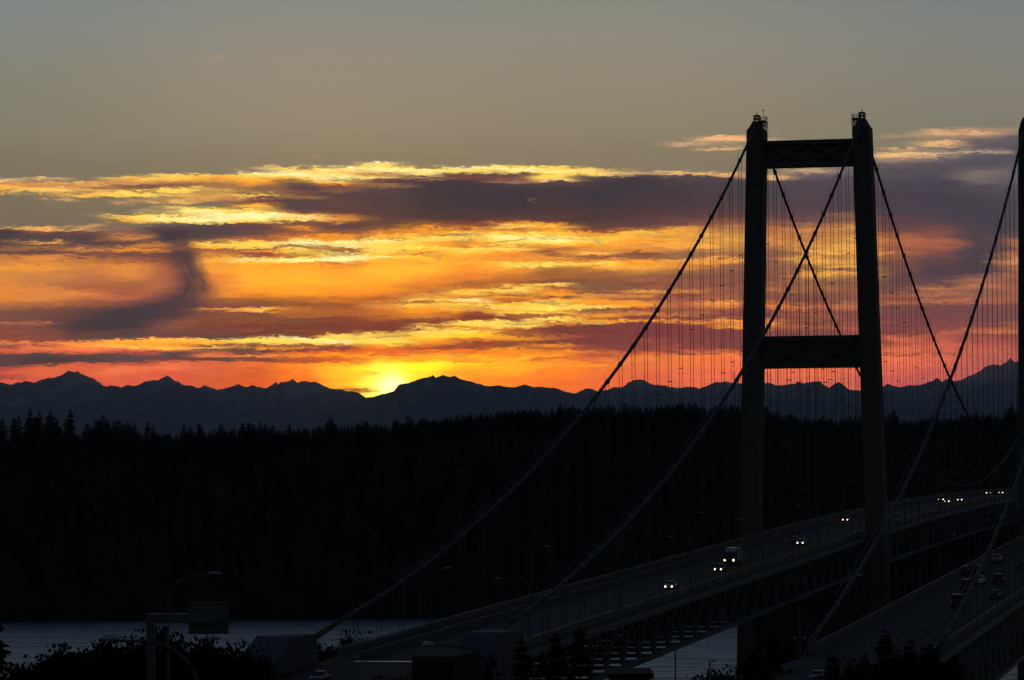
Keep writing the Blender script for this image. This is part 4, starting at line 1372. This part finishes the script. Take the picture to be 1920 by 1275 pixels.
# flat-roofed house whose dark roof shows at the bottom edge
pl, pr2 = at_depth(1140, 1263, 300), at_depth(1226, 1263, 300)
hx, hw = (pl + pr2) / 2, np.linalg.norm((pr2 - pl)[:2]) / 2
gz = ground_z(hx[0], hx[1])
h = tag(empty('house', (hx[0], hx[1], gz), axis), 'low flat-roofed house with a dark roof edge in front of the water', 'house')
H = hx[2] - gz
m = MB(); m.box(-hw + .3, hw - .3, .3, 8, 0, H - .45); m.build('wall', WALLM, h)
m = MB(); m.box(-hw, hw, 0, 8.3, H - .448, H); m.box(-hw * .2, hw * .1, 3, 4, H, H + .003); m.build('roof', ROOFING, h)
m = MB(); m.box(-1.2, 1.2, .24, .297, 1, 2.3); m.build('window', GLASS, h)


# ---------------------------------------------------------------- near trees and shrubs
def near_conifer(px, top, d, width_px, seed, label):
    p = at_depth(px, top, d)
    gz = ground_z(p[0], p[1])
    h = p[2] - gz
    R = width_px / 2 * d / F
    root = tag(empty('conifer', (p[0], p[1], gz)), label, 'tree')
    mb = conifer(h, R * 1.15, seed, max(34, int(h * 2.2)), 0.05, 0.03, 15, 0.62, twigs=5, trunk=False)
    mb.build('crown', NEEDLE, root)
    m = MB()
    m.tube([(0, 0, -.4), (0, 0, h * .5), (0, 0, h * .97)], [h * .017, h * .01, h * .002], 8)
    m.build('trunk', BARK, root)


for q in ((919, 1222, 400, 110, 1, 'broad dark conifer in front of the sloped anchorage block'),
          (976, 1192, 420, 90, 2, 'narrow dark conifer right of the anchorage, second of the row under the bridge'),
          (1041, 1184, 430, 120, 3, 'tall dark conifer under the bridge railing, third of the row'),
          (1086, 1176, 450, 120, 4, 'dark conifer reaching the bottom chord of the concrete bridge truss'),
          (1015, 1222, 390, 100, 14, 'low dark conifer in the gap between the second and third of the row'),
          (1660, 1177, 400, 120, 5, 'dark conifer rising before the steel bridge road, taller of the pair'),
          (1705, 1196, 390, 120, 6, 'dark conifer beside the steel bridge road, shorter of the pair'),
          (1622, 1222, 380, 130, 7, 'low dark conifer before the curving road onto the steel bridge'),
          (1790, 1225, 380, 110, 8, 'dark conifer below the steel bridge deck near the orange sign'),
          (-14, 1120, 150, 130, 9, 'conifer at the picture edge whose branch tips reach over the water'),
          (1452, 1186, 520, 130, 10, 'dark conifer at the foot of the concrete tower, behind the kerb wall'),
          (1515, 1196, 540, 120, 12, 'dark conifer behind the lower end of the steel bridge cable'),
          (1478, 1205, 505, 150, 15, 'wide dark conifer between the tower foot and the steel cable end'),
          (1560, 1228, 372, 150, 16, 'squat dark conifer beside the silver car on the curving road'),
          (1745, 1205, 365, 150, 17, 'broad dark conifer behind the small orange sign'),
          (1690, 1232, 350, 170, 18, 'low broad conifer before the pair beside the steel bridge road'),
          (1395, 1235, 480, 120, 19, 'short dark conifer against the tower leg beside the water gap'),
          (1415, 1215, 500, 130, 13, 'stout dark conifer beside the water gap under the concrete bridge')):
    near_conifer(*q)


def shrub_mb(w, h, seed, clumps=34, leaves=150, leaf=0.24):
    """several stems carrying clumps of leaf-sized faces"""
    r = random.Random(seed)
    lf, st = MB(), MB()
    for c in range(clumps):
        a = r.uniform(0, 6.28)
        q = r.random() ** .5
        cx, cy = math.cos(a) * q * w, math.sin(a) * q * w * .8
        top = h * (1 - .38 * q * q) * r.uniform(.88, 1.0)
        cz = top - r.uniform(.2, .5)
        st.tube([(cx * .2, cy * .2, -.2), (cx * .6, cy * .6, cz * .55), (cx, cy, cz)], [.06, .04, .02], 5)
        R = r.uniform(.45, .85)
        for i in range(leaves):
            u, v, s = (max(-.95, min(.95, r.gauss(0, .45))) for _ in range(3))
            x, y, z = cx + u * R, cy + v * R, cz + s * R * (1.1 if s > 0 else 2.2)
            a1, a2 = r.uniform(0, 6.28), r.uniform(-1, 1)
            l = leaf * r.uniform(.6, 1.3)
            d = np.array((math.cos(a1) * math.cos(a2), math.sin(a1) * math.cos(a2), math.sin(a2)))
            e = np.cross(d, (r.uniform(-1, 1), r.uniform(-1, 1), r.uniform(-1, 1)))
            e = e / (np.linalg.norm(e) + 1e-6)
            o = np.array((x, y, z))
            lf.add([o - d * l * .5, o + e * l * .3, o + d * l * .5, o - e * l * .3], [(0, 1, 2, 3)])
        # filling body of foliage below the clump
        for i in range(leaves):
            f = r.random() ** .6
            o = np.array((cx * (.3 + .7 * f) + r.gauss(0, .45), cy * (.3 + .7 * f) + r.gauss(0, .45), cz * f * .95))
            l = leaf * 2.6
            a1 = r.uniform(0, 6.28)
            d = np.array((math.cos(a1), math.sin(a1), r.uniform(-.5, .5)))
            e = np.cross(d, (0, 0, 1.0))
            lf.add([o - d * l * .5, o + e * l * .35, o + d * l * .5, o - e * l * .35], [(0, 1, 2, 3)])
    return lf, st


SHR = [shrub_mb(3.2, 6.0, 40 + k) for k in range(4)]
SHRM = [(a.mesh('foliage', LEAF), b.mesh('stem', BARK)) for a, b in SHR]


def shrub(px, top, d, k, label, wide=1.0, group=None):
    p = at_depth(px, top, d)
    gz = ground_z(p[0], p[1])
    root = tag(empty('shrub', (p[0], p[1], gz), rng.uniform(0, 6.28)), label, 'shrub', group)
    s = 0.99 * (p[2] - gz) / 6.0
    for nm, me in zip(('foliage', 'stem'), SHRM[k]):
        o = link(nm, me, root)
        k_ = wide * (.25 + .75 * s)
        o.scale = (k_, k_, s)


HEDGE = [(20, 1238, 350), (52, 1229, 352), (84, 1222, 350), (110, 1213, 356), (134, 1219, 350), (153, 1206, 360), (176, 1211, 352), (203, 1205, 356), (230, 1196, 360), (252, 1190, 364), (274, 1190, 358), (296, 1182, 366), (318, 1185, 360), (340, 1188, 364), (362, 1199, 358), (388, 1203, 360), (412, 1201, 364), (434, 1203, 360), (455, 1207, 364)]
for i, (px, top, d) in enumerate(HEDGE):
    if px < 150:
        lab, gr = 'leafy shrub in the low end of the shoreline thicket, before the sign gantry', 'shrubs of the low thicket end'
    elif px < 345:
        lab, gr = 'leafy shrub in the highest stretch of thicket round the gantry post', 'shrubs round the gantry post'
    else:
        lab, gr = 'leafy shrub in the thicket between the gantry sign and the anchorage block', 'shrubs before the anchorage'
    shrub(px, top, d, i % 4, lab, 0.7 if px > 400 else 0.9, gr)
for px, top, d, lab in ((637, 1180, 520, 'bushy shrub showing under the cable just past the anchorage block'), (596, 1189, 515, 'low shrub tucked against the cable where it meets the anchorage'), (657, 1186, 525, 'small shrub under the first hanger pair by the anchorage'),
                        (792, 1256, 330, 'dark rounded shrub at the bottom edge below the sweeping lamp arm'), (735, 1266, 325, 'low dark shrub at the bottom edge under the bright road joint'),
                        (1352, 1249, 240, 'rounded dark shrub beside the short box-headed lamp post'), (1322, 1263, 235, 'small leafy shrub at the foot of the short lamp post'),
                        (1592, 1240, 345, 'dark round shrub on the bank just right of the silver car'), (1640, 1232, 350, 'dark shrub filling the gap between the low conifer and the pair'),
                        (1678, 1222, 348, 'dark shrub crowded between the pair of conifers'), (1722, 1226, 350, 'dark shrub left of the small orange sign post'), (1768, 1240, 345, 'dark shrub right of the small orange sign post'),
                        (1455, 1226, 470, 'dark shrub on the bank inside the curve of the kerb wall'), (1420, 1240, 440, 'dark shrub beside the water gap below the tower leg')):
    shrub(px, top, d, rng.randrange(4), lab, 0.6)


# ---------------------------------------------------------------- vehicles (forward is -Y)
def build_vehicle(kind, paint, front=HEADLAMP, rear=TAIL):
    root = empty(kind)
    if kind == 'car':
        L, Wd, lo, waist, roof = 4.5, .88, .28, .92, 1.43
        body = [(-2.25, .42, .62, .72), (-2.15, .30, .74, .84), (-1.2, .26, .90, .88), (-.75, .26, .95, .88), (1.0, .26, .98, .88), (1.7, .28, .98, .88), (2.15, .32, .92, .84), (2.25, .42, .84, .78)]
        cab = [(-.95, .60), (-.15, 1.0), (.95, 1.0), (1.75, .62)]
    else:
        L, Wd, lo, waist, roof = 4.8, .95, .36, 1.1, 1.78
        body = [(-2.4, .5, .85, .80), (-2.3, .38, 1.0, .92), (-1.2, .34, 1.1, .95), (-.8, .34, 1.12, .95), (1.2, .34, 1.14, .95), (2.1, .36, 1.14, .95), (2.35, .42, 1.1, .92), (2.42, .5, 1.0, .88)]
        cab = [(-1.0, .58), (-.35, 1.0), (2.0, 1.0), (2.3, .68)]
    m = MB()
    m.loft([[(-w, y, a), (-w * .92, y, a - .02 if a > .4 else a), (w * .92, y, a - .02 if a > .4 else a), (w, y, a), (w, y, a + (b - a) * .7), (w * .9, y, b), (-w * .9, y, b), (-w, y, a + (b - a) * .7)] for y, a, b, w in body])
    zr = roof
    zw = body[3][2] - .03
    (y0, _), (y1, _), (y2, _), (y3, _) = cab
    rw, ww = Wd * .72, Wd * .88
    m.loft([[(-rw, y1, zr - .05), (rw, y1, zr - .05), (rw, y1, zr), (-rw, y1, zr)], [(-rw, (y1 + y2) / 2, zr - .05), (rw, (y1 + y2) / 2, zr - .05), (rw * .96, (y1 + y2) / 2, zr + .04), (-rw * .96, (y1 + y2) / 2, zr + .04)], [(-rw, y2, zr - .05), (rw, y2, zr - .05), (rw, y2, zr), (-rw, y2, zr)]])
    for sx in (-1, 1):
        m.bar((sx * ww, y0, zw), (sx * rw, y1, zr - .03), .08)
        m.bar((sx * ww, y3, zw), (sx * rw, y2, zr - .03), .09)
        m.bar((sx * ww, (y1 + y2) / 2, zw), (sx * rw, (y1 + y2) / 2, zr - .03), .08)
        m.box(sx * (Wd + .02) - .09, sx * (Wd + .02) + .09, y0 + .25, y0 + .42, zw + .02, zw + .17)
    m.build('body', paint, root)
    g = MB()
    i = .03
    g.loft([[(-ww + i, y0 + i, zw), (ww - i, y0 + i, zw), (ww - i, y3 - i, zw), (-ww + i, y3 - i, zw)], [(-rw + i, y1 + i, zr - .05), (rw - i, y1 + i, zr - .05), (rw - i, y2 - i, zr - .05), (-rw + i, y2 - i, zr - .05)]])
    g.build('window', GLASS, root)
    yf, yr = body[0][0], body[-1][0]
    r = .32 if kind == 'car' else .37
    for yy in (yf + .85, yr - .85):
        for sx in (-1, 1):
            m = MB()
            m.tube([(sx * (Wd - .2), yy, r), (sx * (Wd + .015), yy, r)], r, 16)
            wl = m.build('wheel', TYRE, root)
            m = MB()
            m.tube([(sx * (Wd - .0), yy, r), (sx * (Wd + .03), yy, r)], r * .62, 12)
            m.build('rim', RIM, wl)
    zl = body[1][2] - .16
    for sx in (-1, 1):
        m = MB()
        x = sx * (body[0][3] - .14)
        m.tube([(x, yf + .08, zl - .05), (x, yf - .03, zl - .05), (x, yf - .09, zl - .05)], [.15, .15, .1], 10)
        m.build('headlight', front, root)
        m = MB()
        x = sx * (body[-1][3] - .1)
        m.box(x - .13, x + .13, yr - .08, yr + .04, body[-1][2] - .22, body[-1][2] - .02)
        m.build('taillight', rear, root)
    m = MB()
    m.box(-.26, .26, yr + .005, yr + .03, .52, .64)
    m.box(-.26, .26, yf - .03, yf - .005, .46, .58)
    m.build('number_plate', PAINT, root)
    return root


def build_truck(paint):
    root = empty('box_truck')
    m = MB()
    sec = lambda y, w, a, b: [(-w, y, a), (w, y, a), (w, y, b), (w * .93, y, b + .06), (-w * .93, y, b + .06), (-w, y, b)]
    m.loft([sec(-3.6, 1.0, .55, 1.35), sec(-3.45, 1.08, .45, 1.5), sec(-2.75, 1.1, .45, 1.62), sec(-2.2, 1.06, .45, 2.45), sec(-1.3, 1.06, .45, 2.5)])
    m.build('cab', paint, root)
    m = MB()
    m.add([(-.98, -2.80, 1.70), (.98, -2.80, 1.70), (.92, -2.33, 2.38), (-.92, -2.33, 2.38), (-.98, -2.70, 1.70), (.98, -2.70, 1.70), (.92, -2.2, 2.38), (-.92, -2.2, 2.38)], [(0, 1, 2, 3), (4, 7, 6, 5), (0, 4, 5, 1), (1, 5, 6, 2), (2, 6, 7, 3), (3, 7, 4, 0)])
    for sx in (-1, 1):
        m.box(sx * 1.06 - .03, sx * 1.06 + .03, -2.2, -1.5, 1.65, 2.3)
    m.build('window', GLASS, root)
    m = MB()
    m.box(-1.22, 1.22, -1.2, 4.2, .95, 3.3)
    m.box(-1.0, 1.0, -2.6, 4.1, .55, .94)
    m.build('cargo_box', car_paint('white truck panel', (.55, .56, .58)), root)
    for yy in (-2.8, 2.7):
        for sx in (-1, 1):
            m = MB()
            m.tube([(sx * .85, yy, .46), (sx * 1.12, yy, .46)], .46, 16)
            wl = m.build('wheel', TYRE, root)
            m = MB()
            m.tube([(sx * 1.1, yy, .46), (sx * 1.14, yy, .46)], .28, 12)
            m.build('rim', RIM, wl)
    for sx in (-1, 1):
        m = MB()
        m.tube([(sx * .86, -3.5, .95), (sx * .86, -3.62, .95), (sx * .86, -3.7, .95)], [.2, .2, .12], 10)
        m.build('headlight', HEADLAMP, root)
        m = MB()
        m.box(sx * .95 - .14, sx * .95 + .14, -3.56, -3.44, 1.2, 1.3)
        m.build('marker_lamp', AMBER, root)
        m = MB()
        m.box(sx * 1.25 - .1, sx * 1.25 + .1, -2.35, -2.28, 1.6, 2.1)
        m.build('mirror', TYRE, root)
        m = MB()
        m.box(sx * 1.0 - .12, sx * 1.0 + .12, 4.2, 4.26, .75, .92)
        m.build('taillight', TAIL, root)
    return root


PAINTS = dict(silver=car_paint('silver car paint', (.45, .46, .48)), white=car_paint('white car paint', (.7, .7, .7)), dark=car_paint('dark grey car paint', (.04, .042, .05)), red=car_paint('red car paint', (.07, .012, .012)), blue=car_paint('dark blue car paint', (.02, .03, .08)))
PROTO = {}


def vehicle(kind, paint, lights=True):
    key = (kind, paint, lights)
    if key not in PROTO:
        r = build_vehicle(kind, PAINTS[paint], HEADLAMP if lights else HEADOFF, TAIL)
        remember(r)
        PROTO[key] = r
        return r
    return copy_tree(PROTO[key])


GA, GB = 'vehicles driving towards us on the concrete bridge', 'vehicles driving away on the steel bridge'
for px, py, kind, paint, on, lab in (
        (1258, 1096, 'car', 'silver', True, 'nearest car with lit headlights on the concrete bridge, alone on the side span'),
        (1350, 1064, 'car', 'dark', True, 'car with lit headlights just ahead of the white box truck'),
        (1503, 1015, 'car', 'silver', True, 'car with lit headlights partly hiding an unlit car behind it'),
        (1490, 1011, 'car', 'dark', False, 'unlit dark car half hidden behind a car with headlights, left of the tower leg'),
        (1587, 972, 'car', 'dark', True, 'lone car with bright warm headlights between the concrete tower legs'),
        (1677, 962, 'suv', 'silver', False, 'unlit car half hidden by the steel bridge cable just past the tower leg'),
        (1766, 936, 'suv', 'dark', True, 'left car of the tight trio of headlights beyond the tower'),
        (1777, 938, 'car', 'silver', True, 'car overlapping another of the headlight trio, slightly nearer'),
        (1801, 935, 'car', 'dark', True, 'small car with dim headlights alone right of the overlapping pair'),
        (1870, 921, 'car', 'silver', True, 'farthest visible headlights, left car of the pair by the steel cable'),
        (1886, 921, 'car', 'dark', True, 'farthest visible headlights, right car of the pair by the steel cable')):
    p = on_deck(A, px, py, .8)
    if px == 1870:
        p = np.array((-5.6, 440.0, deck_z(A, 440.0)))
    if px == 1886:
        p = np.array((-2.0, 448.0, deck_z(A, 448.0)))
    o = vehicle(kind if kind == 'car' else 'car' if False else kind, paint, on)
    o.location = tuple(p)
    tag(o, lab, 'car', GA)
p = on_deck(A, 1373, 1049, 1.0)
o = build_truck(PAINTS['dark'])
o.location = tuple(p)
tag(o, 'white box truck with lit headlights on the concrete bridge', 'truck', GA)
for px, py, kind, paint, lab in (
        (1870, 1046, 'car', 'silver', 'silver sedan with a pale roof, farthest clear car on the steel bridge'),
        (1810, 1068, 'car', 'red', 'dim dark red car close to the far rail of the steel bridge'),
        (1835, 1066, 'car', 'dark', 'dark car with red tail lights partly hidden by the steel cable'),
        (1873, 1086, 'suv', 'dark', 'dark square-backed car with red tail lights and a lit roof edge'),
        (1837, 1086, 'car', 'white', 'white car half hidden right behind the sloping steel cable'),
        (1813, 1096, 'suv', 'blue', 'dark blue car with a pale roof left of the sloping steel cable'),
        (1797, 1130, 'suv', 'dark', 'big dark car with a bright roof edge where the cable crosses it'),
        (1866, 1113, 'car', 'red', 'car with glowing red tail lights in the lane by the near rail'),
        (1917, 1058, 'car', 'dark', 'dark car cut by the picture edge on the steel bridge'),
        (1535, 1266, 'car', 'silver', 'silver car with red tail lights at the bottom of the curving road')):
    p = on_deck(B, px, py, .8)
    o = vehicle(kind, paint)
    o.location = tuple(p)
    o.rotation_euler = (0, 0, math.pi)
    tag(o, lab, 'car', GB)
    if px == 1797:
        o.scale = (1.12, 1.1, 1.25)
p = on_deck(A, 600, 1268, .8)
o = vehicle('car', 'blue', False)
o.location = tuple(p + (0, 0, .01))
tag(o, 'dark car with a bright roof edge leaving the bridge at the bottom of the view', 'car', GA)
for k, o in PROTO.items():
    o.name = 'car' if k[0] != 'box_truck' else 'box_truck'

# ---------------------------------------------------------------- evening air
def haze():
    m = bpy.data.materials.new('evening air')
    m.use_nodes = True
    nt = m.node_tree
    nt.nodes.clear()
    o = nt.nodes.new('ShaderNodeOutputMaterial')
    v = nt.nodes.new('ShaderNodeVolumePrincipled')
    v.inputs['Color'].default_value = (0.62, 0.78, 1.0, 1)
    v.inputs['Density'].default_value = HAZE
    v.inputs['Anisotropy'].default_value = HAZE_G
    for s in ('Density Attribute', 'Color Attribute', 'Temperature Attribute'):
        v.inputs[s].default_value = ''
    nt.links.new(v.outputs[0], o.inputs['Volume'])
    b = MB()
    vs = []
    for d, half in ((-6000.0, 40000.0), (76000.0, 40000.0)):
        for sx in (-1, 1):
            p = CAM[:2] + _fh[:2] * d + _r[:2] * (sx * half)
            vs += [(p[0], p[1], -8.0), (p[0], p[1], HAZE_TOP)]
    b.add(vs, [(0, 1, 3, 2), (4, 6, 7, 5), (0, 4, 5, 1), (2, 3, 7, 6), (1, 5, 7, 3), (0, 2, 6, 4)])
    ob = tag(b.build('haze', m), kind='stuff')
    bm = bmesh.new()
    bm.from_mesh(ob.data)
    bmesh.ops.recalc_face_normals(bm, faces=bm.faces)
    bm.to_mesh(ob.data)
    bm.free()


HAZE_G = 0.3
if HAZE:
    haze()
